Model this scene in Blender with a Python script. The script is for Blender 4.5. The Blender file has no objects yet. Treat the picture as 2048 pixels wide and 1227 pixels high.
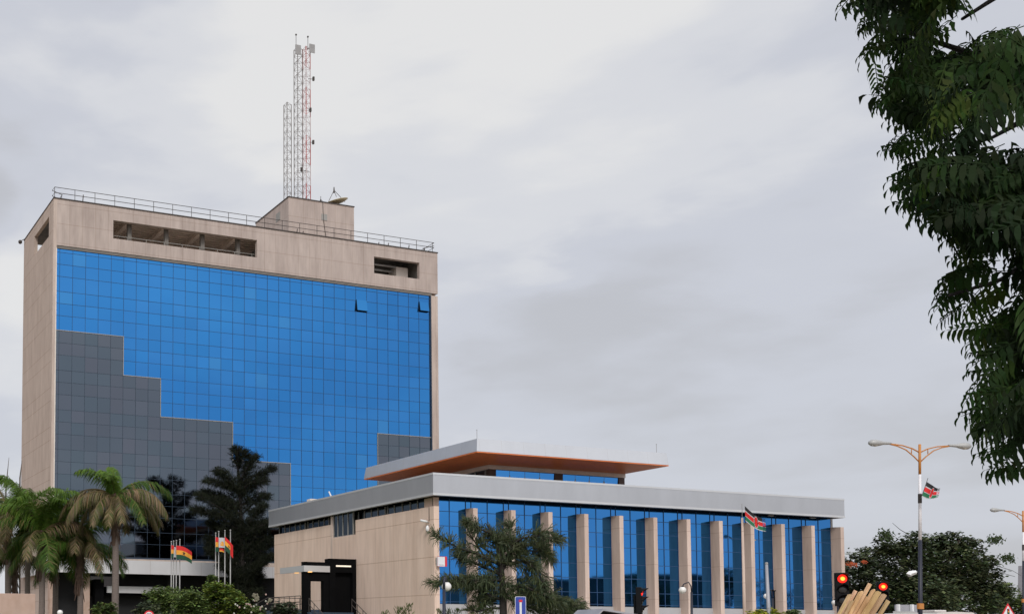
import bpy, bmesh, math, random
from mathutils import Vector, Matrix
PI = math.pi
rng = random.Random(7)
SC = bpy.context.scene
COL = SC.collection

# ------------------------------------------------------------------ camera
def cam_axes(a, p, r):
    f = Vector((math.cos(a)*math.cos(p), math.sin(a)*math.cos(p), math.sin(p)))
    rt = Vector((math.sin(a), -math.cos(a), 0)); up = rt.cross(f)
    return rt*math.cos(r)+up*math.sin(r), -rt*math.sin(r)+up*math.cos(r), f
YAW, PITCH, ROLL, FPX, CY, CX = 1.2243302, 0.0553342, 0.0055924, 2191.3356, 1140.2641, 300.0
RT, UP, FW = cam_axes(YAW, PITCH, ROLL)
EYE = Vector((0, 0, 1.65))
cam = bpy.data.objects.new('camera', bpy.data.cameras.new('camera')); COL.objects.link(cam)
M = Matrix((RT, UP, -FW)).transposed().to_4x4(); M.translation = EYE
cam.matrix_world = M
cam.data.sensor_fit = 'HORIZONTAL'; cam.data.sensor_width = 36
cam.data.lens = FPX/2048*36
cam.data.shift_x = (1024-CX)/2048; cam.data.shift_y = (CY-613.5)/2048
cam.data.clip_start = 0.1; cam.data.clip_end = 20000
SC.camera = cam
def at(u, v, D):                      # point seen at pixel (u,v), D metres in front of the camera
    return EYE + (RT*((u-CX)/FPX) + UP*((CY-v)/FPX) + FW)*D
def gp(u, D, z=0.0):                  # point below/above that pixel column near the horizon, height z
    p = at(u, 1262, D); return Vector((p.x, p.y, z))

# ------------------------------------------------------------------ world, sun, exposure
W = bpy.data.worlds.new('World'); SC.world = W; W.use_nodes = True
SUN_EL, SUN_AZ = math.radians(38), math.radians(-114)     # azimuth of the sun measured in the xy plane from +x
def world():
    nt = W.node_tree; N = nt.nodes; L = nt.links; N.clear()
    out = N.new('ShaderNodeOutputWorld'); bg = N.new('ShaderNodeBackground'); bg2 = N.new('ShaderNodeBackground')
    sky = N.new('ShaderNodeTexSky'); sky.sky_type = 'NISHITA'; sky.sun_disc = False
    sky.sun_elevation = SUN_EL; sky.sun_rotation = PI/2 - SUN_AZ
    sky.air_density = 1; sky.dust_density = 3
    L.new(sky.outputs[0], bg.inputs[0]); bg.inputs[1].default_value = 0.08
    tc = N.new('ShaderNodeTexCoord')
    def vmath(op, a, b=None):
        n = N.new('ShaderNodeVectorMath'); n.operation = op
        L.new(a, n.inputs[0])
        if b is not None:
            if isinstance(b, (tuple, Vector)): n.inputs[1].default_value = tuple(b)
            else: L.new(b, n.inputs[1])
        return n
    def fmath(op, a, b=None, clamp=False):
        n = N.new('ShaderNodeMath'); n.operation = op; n.use_clamp = clamp
        for k, x in enumerate((a, b)):
            if x is None: continue
            if isinstance(x, (int, float)): n.inputs[k].default_value = x
            else: L.new(x, n.inputs[k])
        return n.outputs[0]
    d = vmath('NORMALIZE', tc.outputs['Generated']).outputs[0]
    def noise(scale, stretch, detail, rough, off, dist=0.0, rot=0.0):
        m = N.new('ShaderNodeMapping'); m.inputs['Scale'].default_value = stretch; m.inputs['Location'].default_value = off
        m.inputs['Rotation'].default_value = (rot, rot*.6, YAW)
        n = N.new('ShaderNodeTexNoise'); n.inputs['Scale'].default_value = scale; n.inputs['Detail'].default_value = detail
        n.inputs['Roughness'].default_value = rough; n.inputs['Distortion'].default_value = dist
        L.new(d, m.inputs[0]); L.new(m.outputs[0], n.inputs[0]); return n.outputs[0]
    def ss(x, a, b):
        n = N.new('ShaderNodeMapRange'); n.interpolation_type = 'SMOOTHSTEP'
        n.inputs['From Min'].default_value = a; n.inputs['From Max'].default_value = b
        L.new(x, n.inputs[0]); return n.outputs[0]
    def lobe(u, v, rad):              # broad soft bank of thin or thick cloud round a direction
        c = (at(u, v, 1)-EYE).normalized()
        return ss(vmath('DOT_PRODUCT', d, c).outputs['Value'], math.cos(rad), 1.0)
    big = noise(2.6, (1, 1, 3.2), 7, .5, (3.1, 1.7, 5.2), .3, .35)
    fine = noise(9, (1, 1, 3.0), 6, .5, (0.3, 4.7, 2.2), .2, .5)
    v = fmath('ADD', fmath('MULTIPLY', big, .74), fmath('MULTIPLY', fine, .26))
    v = fmath('ADD', v, fmath('MULTIPLY', lobe(260, 330, .26), .13))
    v = fmath('ADD', v, fmath('MULTIPLY', lobe(850, 100, .24), .10))
    v = fmath('ADD', v, fmath('MULTIPLY', lobe(1250, 230, .17), .05))
    v = fmath('SUBTRACT', v, fmath('MULTIPLY', lobe(-60, -20, .24), .18))
    v = fmath('SUBTRACT', v, fmath('MULTIPLY', lobe(1350, 420, .13), .035))
    v = fmath('SUBTRACT', v, fmath('MULTIPLY', lobe(-60, 415, .05), .16))
    v = fmath('SUBTRACT', v, fmath('MULTIPLY', lobe(1900, 1100, .5), .12))
    wisp = ss(fine, .47, .68)
    w2 = fmath('MULTIPLY', wisp, fmath('ADD', lobe(1130, 530, .055), lobe(1330, 480, .03)))
    v = fmath('ADD', v, fmath('MULTIPLY', w2, .06))
    ramp = N.new('ShaderNodeValToRGB'); cr = ramp.color_ramp; cr.interpolation = 'EASE'
    cr.elements[0].position = .30; cr.elements[0].color = (.60, .61, .65, 1)
    e = cr.elements.new(.45); e.color = (.68, .70, .765, 1)
    e = cr.elements.new(.57); e.color = (.79, .80, .835, 1)
    cr.elements[-1].position = .70; cr.elements[-1].color = (.90, .895, .89, 1)
    L.new(v, ramp.inputs[0])
    L.new(ramp.outputs[0], bg2.inputs[0])
    # the cloud is thinnest, so brightest, round the hidden sun behind the camera
    sd = Vector((math.cos(SUN_EL)*math.cos(SUN_AZ), math.cos(SUN_EL)*math.sin(SUN_AZ), math.sin(SUN_EL)))
    glow = ss(vmath('DOT_PRODUCT', d, sd).outputs['Value'], -.15, .9)
    left = ss(vmath('DOT_PRODUCT', d, Vector((-.62, .77, .1)).normalized()).outputs['Value'], .68, 1.0)   # unseen dark bank added on the left to dim the hall's side fascia
    L.new(fmath('SUBTRACT', fmath('ADD', fmath('MULTIPLY', glow, .5), .86), fmath('MULTIPLY', left, .52)), bg2.inputs[1])
    mx = N.new('ShaderNodeMixShader'); mx.inputs[0].default_value = .90
    L.new(bg.outputs[0], mx.inputs[1]); L.new(bg2.outputs[0], mx.inputs[2]); L.new(mx.outputs[0], out.inputs[0])
world()
sun = bpy.data.objects.new('sun', bpy.data.lights.new('sun', 'SUN')); COL.objects.link(sun)
sun.data.energy = 1.5; sun.data.angle = math.radians(14); sun.data.color = (1, .96, .9)
sun.rotation_euler = (PI/2-SUN_EL, 0, SUN_AZ+PI/2)
SC.view_settings.view_transform = 'Standard'; SC.view_settings.look = 'None'
SC.view_settings.exposure = 0.12; SC.view_settings.gamma = 1; SC.view_settings.use_curve_mapping = False
SC.cycles.max_bounces = 6; SC.cycles.glossy_bounces = 4; SC.cycles.diffuse_bounces = 3
SC.cycles.transparent_max_bounces = 8; SC.cycles.caustics_reflective = False

# ------------------------------------------------------------------ materials
MT = {}
def mat(name, col, rough=.8, metal=0.0, var=.12, scale=1.5, stretch=(1, 1, 1), bump=0.0, col2=None, spec=.5,
        emit=None, attr=False, joints=None, speck=0.0, sheen=0):
    m = bpy.data.materials.new(name); m.use_nodes = True; nt = m.node_tree; N = nt.nodes; L = nt.links
    b = N['Principled BSDF']; b.inputs['Roughness'].default_value = rough; b.inputs['Metallic'].default_value = metal
    b.inputs['Specular IOR Level'].default_value = spec
    tc = N.new('ShaderNodeTexCoord'); mp = N.new('ShaderNodeMapping'); mp.inputs['Scale'].default_value = stretch
    L.new(tc.outputs['Object'], mp.inputs[0])
    nz = N.new('ShaderNodeTexNoise'); nz.inputs['Scale'].default_value = scale; nz.inputs['Detail'].default_value = 7
    nz.inputs['Roughness'].default_value = .6; L.new(mp.outputs[0], nz.inputs[0])
    rp = N.new('ShaderNodeValToRGB'); rp.color_ramp.elements[0].position = .3; rp.color_ramp.elements[1].position = .7
    c = Vector(col); c2 = Vector(col2) if col2 else c*(1+var)
    lo = c*(1-var)
    rp.color_ramp.elements[0].color = (*lo, 1); rp.color_ramp.elements[1].color = (*c2, 1)
    L.new(nz.outputs[0], rp.inputs[0]); last = rp.outputs[0]
    def mul(x, fac_socket, colr):
        mx = N.new('ShaderNodeMix'); mx.data_type = 'RGBA'; mx.blend_type = 'MULTIPLY'
        L.new(fac_socket, mx.inputs[0]); L.new(x, mx.inputs[6]); mx.inputs[7].default_value = (*colr, 1); return mx.outputs[2]
    if speck:
        n2 = N.new('ShaderNodeTexNoise'); n2.inputs['Scale'].default_value = 9; n2.inputs['Detail'].default_value = 5
        mp2 = N.new('ShaderNodeMapping'); mp2.inputs['Scale'].default_value = (.55, .55, .045); L.new(tc.outputs['Object'], mp2.inputs[0]); L.new(mp2.outputs[0], n2.inputs[0])
        r2 = N.new('ShaderNodeValToRGB'); r2.color_ramp.elements[0].position = .45; r2.color_ramp.elements[1].position = .62
        L.new(n2.outputs[0], r2.inputs[0]); last = mul(last, r2.outputs[0], (1-speck,)*3)
    if joints:                        # list of (axis, pitch, offset, width): dark panel joints
        sp = N.new('ShaderNodeSeparateXYZ'); L.new(tc.outputs['Object'], sp.inputs[0])
        for ax, pitch, off, wd in joints:
            a = N.new('ShaderNodeMath'); a.operation = 'SUBTRACT'; L.new(sp.outputs[ax], a.inputs[0]); a.inputs[1].default_value = off
            q = N.new('ShaderNodeMath'); q.operation = 'DIVIDE'; L.new(a.outputs[0], q.inputs[0]); q.inputs[1].default_value = pitch
            fr = N.new('ShaderNodeMath'); fr.operation = 'FRACT'; L.new(q.outputs[0], fr.inputs[0])
            lt = N.new('ShaderNodeMath'); lt.operation = 'LESS_THAN'; L.new(fr.outputs[0], lt.inputs[0]); lt.inputs[1].default_value = wd/pitch
            last = mul(last, lt.outputs[0], (.74, .68, .63))
    if attr:
        at_ = N.new('ShaderNodeAttribute'); at_.attribute_name = 'tint'
        mx = N.new('ShaderNodeMix'); mx.data_type = 'RGBA'; mx.blend_type = 'MULTIPLY'; mx.inputs[0].default_value = 1
        L.new(last, mx.inputs[6]); L.new(at_.outputs['Color'], mx.inputs[7]); last = mx.outputs[2]
    L.new(last, b.inputs['Base Color'])
    if bump:
        bp = N.new('ShaderNodeBump'); bp.inputs['Strength'].default_value = bump; bp.inputs['Distance'].default_value = .05
        L.new(nz.outputs[0], bp.inputs['Height']); L.new(bp.outputs[0], b.inputs['Normal'])
    if emit:
        b.inputs['Emission Color'].default_value = (*emit[:3], 1); b.inputs['Emission Strength'].default_value = emit[3]
    MT[name] = m; return m
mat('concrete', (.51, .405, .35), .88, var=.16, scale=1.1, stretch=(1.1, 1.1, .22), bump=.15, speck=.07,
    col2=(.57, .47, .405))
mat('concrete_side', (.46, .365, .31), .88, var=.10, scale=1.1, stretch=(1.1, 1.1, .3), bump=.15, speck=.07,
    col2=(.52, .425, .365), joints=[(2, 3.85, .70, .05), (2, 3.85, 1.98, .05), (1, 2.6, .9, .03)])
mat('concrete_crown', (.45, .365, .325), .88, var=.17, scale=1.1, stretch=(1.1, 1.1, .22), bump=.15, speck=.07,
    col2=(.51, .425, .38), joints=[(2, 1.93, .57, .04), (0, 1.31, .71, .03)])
mat('concrete_podium', (.71, .525, .415), .88, var=.10, scale=.9, stretch=(1.2, 1.2, .25), bump=.15, speck=.07,
    col2=(.78, .60, .49), joints=[(2, 2.45, 1.65, .05), (1, 2.4, .3, .02)])
mat('fin_stone', (.59, .45, .375), .88, var=.15, scale=.9, stretch=(1.2, 1.2, .25), bump=.12, speck=.07,
    col2=(.68, .54, .46), joints=[(2, 2.45, 1.65, .03)])
mat('roof_felt', (.22, .21, .2), .95, var=.3, scale=.6)
mat('alu', (.55, .555, .57), .36, .85, var=.05, scale=.8, stretch=(1, 1, .3))
mat('alu_trim', (.66, .665, .67), .40, .6, var=.03, scale=.5)
mat('alu_roof', (.64, .65, .67), .36, .6, var=.04, scale=.8, stretch=(1, 1, .3), joints=[(0, 1.9, .2, .012), (1, 1.9, .2, .012)])
mat('timber_soffit', (.76, .21, .06), .45, var=.12, scale=2, stretch=(1, 1, 1), joints=[(1, .14, 0, .02)])
mat('glass_blue', (.037, .192, .475), .03, 1.0, var=.03, scale=.15, attr=True)
mat('glass_hall', (.045, .215, .53), .03, 1.0, var=.03, scale=.15, attr=True)
mat('glass_grey', (.102, .12, .143), .05, 1.0, var=.03, scale=.15, attr=True)
mat('glass_dark', (.085, .115, .155), .05, 1.0, var=.05, scale=.5)
mat('mullion', (.018, .068, .17), .6, .0, var=.05)
mat('mullion_dark', (.03, .05, .08), .6, .0, var=.05)
mat('frame_grey', (.30, .29, .27), .6, .1, var=.1)
mat('reveal', (.17, .155, .14), .8, var=.15, scale=1)
mat('white_panel', (.58, .57, .58), .6, .1, var=.06, scale=.6, stretch=(1, 1, .3), joints=[(0, 2.62, .2, .035)])
mat('off_white', (.68, .61, .55), .8, var=.08)
mat('plinth', (.42, .42, .43), .7, var=.06, scale=.5)
mat('black', (.004, .004, .0045), .7, var=.2, spec=.05)
mat('dark_interior', (.009, .0095, .011), .8, var=.4, scale=.7)
mat('brown_pier', (.075, .045, .035), .7, var=.15)
mat('slat', (.74, .61, .52), .85, var=.15)
mat('steel', (.32, .31, .30), .5, .5, var=.1)
mat('mast_grey', (.27, .25, .24), .6, .3, var=.25, scale=.8)
mat('mast_red', (.40, .09, .08), .6, .1, var=.2, scale=.8)
mat('mast_white', (.50, .42, .42), .6, .1, var=.15, scale=.8)
mat('rust_dark', (.06, .05, .045), .8, var=.3)
mat('dish', (.62, .52, .33), .6, var=.1)
mat('white_paint', (.74, .74, .74), .5, var=.05)
mat('orange_paint', (.50, .20, .045), .55, var=.12, scale=3)
mat('pole_navy', (.010, .012, .026), .5, var=.15)
mat('pole_white', (.74, .72, .74), .5, var=.08, scale=2)
mat('pole_grey', (.33, .33, .36), .5, .2, var=.1)
mat('lamp_grey', (.38, .38, .37), .5, .2, var=.1)
mat('lamp_glass', (.55, .52, .45), .2, var=.05)
mat('globe', (.78, .76, .73), .25, var=.03)
mat('signal_black', (.005, .005, .006), .6, var=.2, spec=.15)
mat('red_glow', (.9, .03, .02), .3, emit=(1.0, .02, .01, 1.3))
mat('red_core', (1, .3, .05), .3, emit=(1.0, .38, .03, 2.0))
mat('lens_off', (.03, .03, .03), .25, var=.1)
mat('sign_blue', (.03, .06, .34), .4, var=.05)
mat('sign_white', (.72, .72, .74), .45, var=.04)
mat('sign_red', (.62, .02, .035), .45, var=.05)
mat('sign_text', (.25, .22, .24), .6)
mat('amber', (.6, .3, .04), .4, emit=(1, .55, .18, 1.2))
mat('tube_light', (.8, .75, .65), .4, emit=(1, .85, .65, .5))
mat('cloth_red', (.62, .02, .02), .8, var=.08, scale=4)
mat('cloth_gold', (.78, .34, .04), .8, var=.08, scale=4)
mat('cloth_green', (.012, .07, .035), .8, var=.1, scale=4)
mat('cloth_green_kenya', (.02, .16, .07), .8, var=.1, scale=4)
mat('cloth_black', (.012, .011, .012), .8, var=.1, scale=4)
mat('cloth_white', (.5, .5, .52), .8, var=.06, scale=4)
mat('cut_wood', (.66, .43, .21), .8, attr=True, var=.22, scale=5, stretch=(3, 3, .4), bump=.3, col2=(.80, .58, .34))
mat('bark', (.085, .065, .05), .95, var=.35, scale=4, stretch=(1, 1, .3), bump=.6)
mat('bark_dark', (.03, .024, .022), .95, var=.35, scale=4, stretch=(1, 1, .3), bump=.5)
mat('palm_bark', (.165, .13, .115), .95, var=.22, scale=6, stretch=(1, 1, 5), bump=.5)
mat('palm_fibre', (.09, .055, .04), .95, var=.35, scale=6, bump=.5)
def leafmat(name, col, rough=.55, transl=.25):
    m = bpy.data.materials.new(name); m.use_nodes = True; nt = m.node_tree; N = nt.nodes; L = nt.links
    b = N['Principled BSDF']; b.inputs['Roughness'].default_value = rough; b.inputs['Specular IOR Level'].default_value = .15
    tc = N.new('ShaderNodeTexCoord'); nz = N.new('ShaderNodeTexNoise'); nz.inputs['Scale'].default_value = 1.3
    L.new(tc.outputs['Object'], nz.inputs[0])
    mp = N.new('ShaderNodeMapRange'); mp.inputs['To Min'].default_value = .65; mp.inputs['To Max'].default_value = 1.35
    L.new(nz.outputs[0], mp.inputs[0])
    a = N.new('ShaderNodeAttribute'); a.attribute_name = 'tint'
    c = N.new('ShaderNodeVectorMath'); c.operation = 'MULTIPLY'; L.new(a.outputs['Color'], c.inputs[0]); c.inputs[1].default_value = col
    s = N.new('ShaderNodeVectorMath'); s.operation = 'SCALE'; L.new(c.outputs[0], s.inputs[0]); L.new(mp.outputs[0], s.inputs['Scale'])
    L.new(s.outputs[0], b.inputs['Base Color'])
    t = N.new('ShaderNodeBsdfTranslucent'); L.new(s.outputs[0], t.inputs[0])
    mx = N.new('ShaderNodeMixShader'); mx.inputs[0].default_value = transl
    L.new(b.outputs[0], mx.inputs[1]); L.new(t.outputs[0], mx.inputs[2]); L.new(mx.outputs[0], N['Material Output'].inputs[0])
    MT[name] = m
leafmat('leaf', (1, 1, 1)); leafmat('leaf_near', (1, 1, 1), .65, .34)
mat('asphalt', (.05, .05, .052), .9, var=.2, scale=3)
mat('paving', (.38, .355, .33), .9, var=.15, scale=2, joints=[(0, .6, 0, .012), (1, .6, 0, .012)])
mat('kerb', (.36, .35, .33), .9, var=.15)
mat('earth', (.30, .24, .18), .95, var=.3, scale=.3)
mat('lawn', (.06, .10, .025), .95, var=.35, scale=.8)
mat('line_paint', (.7, .7, .68), .7, var=.15, scale=4)
mat('pink_stone', (.46, .31, .235), .85, var=.13, scale=1.6, speck=.07, bump=.2, col2=(.50, .37, .31))
mat('far_wall', (.13, .12, .11), .9, var=.15)
mat('van_white', (.62, .58, .55), .35, var=.04)
mat('rubber', (.02, .02, .02), .8)
mat('terracotta', (.40, .10, .05), .9, var=.2, scale=3)

# ------------------------------------------------------------------ helpers
def tag(o, label=None, cat=None, group=None, kind=None):
    if label: o['label'] = label
    if cat: o['category'] = cat
    if group: o['group'] = group
    if kind: o['kind'] = kind
    return o
def thing(name, loc, label, cat, group=None):
    o = bpy.data.objects.new(name, None); COL.objects.link(o); o.location = loc; o.empty_display_size = .5
    return tag(o, label, cat, group)
def wloc(o):
    v = Vector(o.location)
    while o.parent: o = o.parent; v += Vector(o.location)
    return v
class MB:
    def __init__(s): s.v = []; s.f = []; s.mi = []; s.t = []; s.cur = 0; s.tint = (1, 1, 1); s.sm = False
    def face(s, pts):
        n = len(s.v); s.v += [tuple(p) for p in pts]; s.f.append(tuple(range(n, n+len(pts)))); s.mi.append(s.cur); s.t.append(s.tint)
    def box(s, x0, x1, y0, y1, z0, z1):
        p = [(x0, y0, z0), (x1, y0, z0), (x1, y1, z0), (x0, y1, z0), (x0, y0, z1), (x1, y0, z1), (x1, y1, z1), (x0, y1, z1)]
        s.hexa(p)
    def hexa(s, p):
        n = len(s.v); s.v += [tuple(q) for q in p]
        for q in ((3, 2, 1, 0), (4, 5, 6, 7), (0, 1, 5, 4), (1, 2, 6, 5), (2, 3, 7, 6), (3, 0, 4, 7)):
            s.f.append(tuple(n+k for k in q)); s.mi.append(s.cur); s.t.append(s.tint)
    def tube(s, pts, r, seg=6, caps=True):
        pts = [Vector(p) for p in pts]; rs = r if isinstance(r, (list, tuple)) else [r]*len(pts)
        n0 = len(s.v); up = None
        for i, p in enumerate(pts):
            d = (pts[min(i+1, len(pts)-1)]-pts[max(i-1, 0)]).normalized()
            if up is None: up = Vector((0, 0, 1)) if abs(d.z) < .9 else Vector((1, 0, 0))
            a = d.cross(up); a = a.normalized() if a.length > 1e-6 else d.orthogonal().normalized()
            b = d.cross(a).normalized(); up = a.cross(d)
            for k in range(seg):
                t = 2*PI*k/seg; s.v.append(tuple(p+(a*math.cos(t)+b*math.sin(t))*rs[i]))
        for i in range(len(pts)-1):
            for k in range(seg):
                a0 = n0+i*seg+k; a1 = n0+i*seg+(k+1) % seg
                s.f.append((a0, a0+seg, a1+seg, a1)); s.mi.append(s.cur); s.t.append(s.tint)
        if caps:
            s.f.append(tuple(n0+k for k in range(seg))); s.mi.append(s.cur); s.t.append(s.tint)
            e = n0+(len(pts)-1)*seg; s.f.append(tuple(e+k for k in reversed(range(seg)))); s.mi.append(s.cur); s.t.append(s.tint)
    def lathe(s, c, prof, seg=14, axis=None):
        c = Vector(c); n0 = len(s.v)
        if axis is None: ex, ey, ez = Vector((1, 0, 0)), Vector((0, 1, 0)), Vector((0, 0, 1))
        else: ez = Vector(axis).normalized(); ex = ez.orthogonal().normalized(); ey = ez.cross(ex)
        for r, z in prof:
            for k in range(seg):
                t = 2*PI*k/seg; s.v.append(tuple(c+ex*(r*math.cos(t))+ey*(r*math.sin(t))+ez*z))
        for i in range(len(prof)-1):
            for k in range(seg):
                a0 = n0+i*seg+k; a1 = n0+i*seg+(k+1) % seg
                s.f.append((a0, a1, a1+seg, a0+seg)); s.mi.append(s.cur); s.t.append(s.tint)
        s.f.append(tuple(n0+k for k in reversed(range(seg)))); s.mi.append(s.cur); s.t.append(s.tint)
        e = n0+(len(prof)-1)*seg; s.f.append(tuple(e+k for k in range(seg))); s.mi.append(s.cur); s.t.append(s.tint)
    def sphere(s, c, r, seg=14, rings=8, sz=1.0):
        s.lathe(c, [(max(r*math.sin(PI*i/rings), .002), -r*sz*math.cos(PI*i/rings)) for i in range(rings+1)], seg)
    def build(s, name, m, parent=None, smooth=False, label=None, bevel=0):
        o0 = wloc(parent) if parent else Vector((0, 0, 0))
        me = bpy.data.meshes.new(name)
        me.from_pydata([(a-o0.x, b-o0.y, c-o0.z) for a, b, c in s.v], [], s.f)
        ms = m if isinstance(m, (list, tuple)) else [m]
        for q in ms: me.materials.append(MT[q])
        me.polygons.foreach_set('material_index', s.mi)
        at_ = me.attributes.new('tint', 'FLOAT_COLOR', 'FACE')
        flat = []
        for t in s.t: flat += [t[0], t[1], t[2], 1.0]
        at_.data.foreach_set('color', flat)
        if smooth: me.polygons.foreach_set('use_smooth', [True]*len(s.f))
        me.update()
        o = bpy.data.objects.new(name, me); COL.objects.link(o)
        if parent: o.parent = parent
        if label: o['label'] = label
        if bevel:
            b = o.modifiers.new('bevel', 'BEVEL'); b.width = bevel; b.segments = 2; b.limit_method = 'ANGLE'
        return o
def children(o): return [c for c in list(bpy.data.objects) if c.parent == o]
def copy_tree(o, kids, parent=None):
    c = o.copy(); COL.objects.link(c)
    if parent: c.parent = parent
    for ch, gk in kids: copy_tree(ch, gk, c)
    return c
def kid_tree(o): return [(c, kid_tree(c)) for c in children(o)]

# ------------------------------------------------------------------ ground
def ground():
    g = MB()
    n = 40; R = 6000
    g.face([(-R, -R, 0), (R, -R, 0), (R, R, 0), (-R, R, 0)]); tag(g.build('ground', 'earth'), kind='structure')
    g = MB(); g.box(-120, 260, -9, 7, -.02, .004); tag(g.build('road', 'asphalt'), kind='structure')
    g = MB(); g.box(-120, 260, 7, 7.3, 0, .15); g.box(-120, 260, -9.3, -9, 0, .15); tag(g.build('kerb', 'kerb'), kind='structure')
    g = MB(); g.box(-120, 260, 7.3, 12, 0, .146); g.box(-120, 260, -13, -9.3, 0, .146); tag(g.build('pavement', 'paving'), kind='structure')
    g = MB()
    for i in range(-20, 43): g.box(i*6, i*6+3, -1.08, -.93, .002, .008)
    tag(g.build('lane_marking', 'line_paint'), kind='structure')
    g = MB(); g.box(90, 98, 12, 200, 0, .004); tag(g.build('side_road', 'asphalt'), kind='structure')
    g = MB(); g.box(0, 38, 30, 96, 0, .012); tag(g.build('lawn', 'lawn'), kind='structure')
    g = MB(); g.box(38, 89, 40, 59, 0, .012); tag(g.build('forecourt', 'paving'), kind='structure')
ground()

# ------------------------------------------------------------------ tower
TX0, TX1, TY0, TY1, TZ = 26.42, 70.16, 101.28, 113.72, 43.55
GX0, GX1, GZ0, GZ1 = 26.76, 69.32, 8.9, 38.70
def panels(mb_pairs, xs, zs, y, pick, tilt=.0022, r=None, odd=True):
    for i in range(len(xs)-1):
        for j in range(len(zs)-1):
            b = pick(i, j, (xs[i]+xs[i+1])/2, (zs[j]+zs[j+1])/2)
            if b is None: continue
            odd = getattr(b, 'odd', True); a = r.gauss(0, tilt); c = r.gauss(0, tilt); k = r.gauss(1, .022)
            b.tint = (k*r.uniform(.92, 1.08), k, k) if (not odd or r.random() > .015) else (1.3, 1.12, 1.02)
            lean_ = getattr(b, 'lean', 0); x0, x1, z0, z1 = xs[i]+.02, xs[i+1]-.02, zs[j]+.02, zs[j+1]-.02
            w = x1-x0; h = z1-z0
            b.face([(x0, y, z0), (x1, y+a*w, z0), (x1, y+a*w+c*h-lean_*h, z1), (x0, y+c*h-lean_*h, z1)])
def tower():
    T = thing('office_tower', ((TX0+TX1)/2, (TY0+TY1)/2, 0), 'tall office tower with blue mirror glass curtain wall, grey stepped corner and pale concrete crown', 'building')
    P = lambda m, n, mt, par=T, **k: m.build(n, mt, par, **k)
    # side, back and right walls
    m = MB(); x0, x1 = TX0, TX0+.34
    oy0, oy1, oz0, oz1 = 103.05, 108.97, 40.38, 42.37
    m.box(x0, x1, TY0+.30, TY1, 0, oz0); m.box(x0, x1, TY0+.30, TY1, oz1, TZ)
    m.box(x0, x1, TY0+.30, oy0, oz0, oz1); m.box(x0, x1, oy1, TY1, oz0, oz1)
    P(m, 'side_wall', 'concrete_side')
    m = MB(); m.box(TX0, TX0+.34, TY0, TY0+.28, 0, TZ); P(m, 'corner_strip', 'concrete')
    m = MB(); m.box(TX1-.84, TX1-.3, TY0, TY0+.5, 0, 38.72); m.box(TX1-.27, TX1, TY0+.02, TY1, 0, 38.72)
    m.box(TX1-.34, TX1, TY0+.5, TY1, 38.72, TZ); P(m, 'right_wall', 'concrete')
    m = MB(); m.box(TX1-.3, TX1-.27, TY0+.12, TY0+.4, 0, 38.72); P(m, 'drain_groove', 'rust_dark')
    m = MB(); m.box(TX0+.34, TX1-.34, TY1-.3, TY1, 0, 40.3); P(m, 'back_wall', 'concrete')
    # crown front wall round its two openings
    m = MB(); y0, y1 = TY0-.003, TY0+.45; zl, zh = 38.98, TZ; a, b, c, d = 32.5, 48.17, 62.1, 67.83; oz0, oz1 = 40.37, 42.2
    m.box(TX0+.34, TX1, y0, y1, zl, oz0); m.box(TX0+.34, TX1, y0, y1, oz1, zh)
    m.box(TX0+.34, a, y0, y1, oz0, oz1); m.box(b, c, y0, y1, oz0, oz1); m.box(d, TX1, y0, y1, oz0, oz1)
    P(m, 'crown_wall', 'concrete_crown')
    m = MB(); m.box(TX0-.05, TX1+.05, TY0-.08, TY0+.5, TZ+.002, TZ+.09); m.box(TX0-.05, TX0+.4, TY0+.5, TY1, TZ+.002, TZ+.09)
    m.box(TX1-.4, TX1+.05, TY0+.5, TY1, TZ+.002, TZ+.09); P(m, 'coping', 'rust_dark')
    m = MB(); m.box(GX0-.1, GX1+.1, TY0+.06, TY0+.45, 38.70, 38.975); P(m, 'glass_head', 'reveal')
    m = MB(); m.box(TX0+.35, TX1-.35, TY0+.46, TY1-.3, TZ-.35, TZ-.02); P(m, 'roof_deck', 'roof_felt')
    m = MB(); m.box(TX0+.35, TX1-.35, TY0+.46, TY1-.31, 39.9, 40.2); P(m, 'terrace_floor', 'off_white')
    # pergola-like ribbed ceiling, beams and columns behind the long opening
    m = MB()
    for k in range(20): m.box(30, 50.2, TY0+.9+k*.58, TY0+1.12+k*.58, TZ-.56, TZ-.352)
    P(m, 'ceiling_slats', 'slat')
    m = MB()
    for x in (34.56, 38.53, 42.5, 46.5): m.box(x-.22, x+.22, TY0+.6, TY1-.6, TZ-.91, TZ-.352)
    P(m, 'ceiling_beams', 'slat')
    for x in (34.56, 38.53, 42.5, 46.5):
        m = MB(); m.box(x-.2, x+.2, TY0+1.0, TY0+1.4, 40.2, TZ-.92); P(m, 'column', 'reveal')
    m = MB(); m.tube([(30, TY0+.8, 40.95), (50, TY0+.8, 40.95)], .035)
    for k in range(11): m.tube([(30.4+k*1.95, TY0+.8, 40.2), (30.4+k*1.95, TY0+.8, 40.95)], .025)
    P(m, 'terrace_rail', 'frame_grey')
    m = MB(); m.box(61.2, 61.5, TY0+.46, TY1-.31, 40.2, TZ-.36); m.box(68.4, 68.7, TY0+.46, TY1-.31, 40.2, TZ-.36); m.box(61.5, 68.4, TY0+5, TY0+5.2, 40.2, TZ-.36); P(m, 'plant_room_wall', 'frame_grey')
    m = MB(); m.box(65.9, 67.4, TY0+1.6, TY0+3.2, 40.2, 42.05); P(m, 'plant_cabinet', 'off_white', bevel=.03)
    m = MB()
    for k in range(3): m.tube([(61.6, TY0+1.4+k*.6, 41.9-k*.35), (65.7, TY0+1.4+k*.6, 41.9-k*.35)], .12, 8)
    P(m, 'duct', 'steel', smooth=True)
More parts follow.
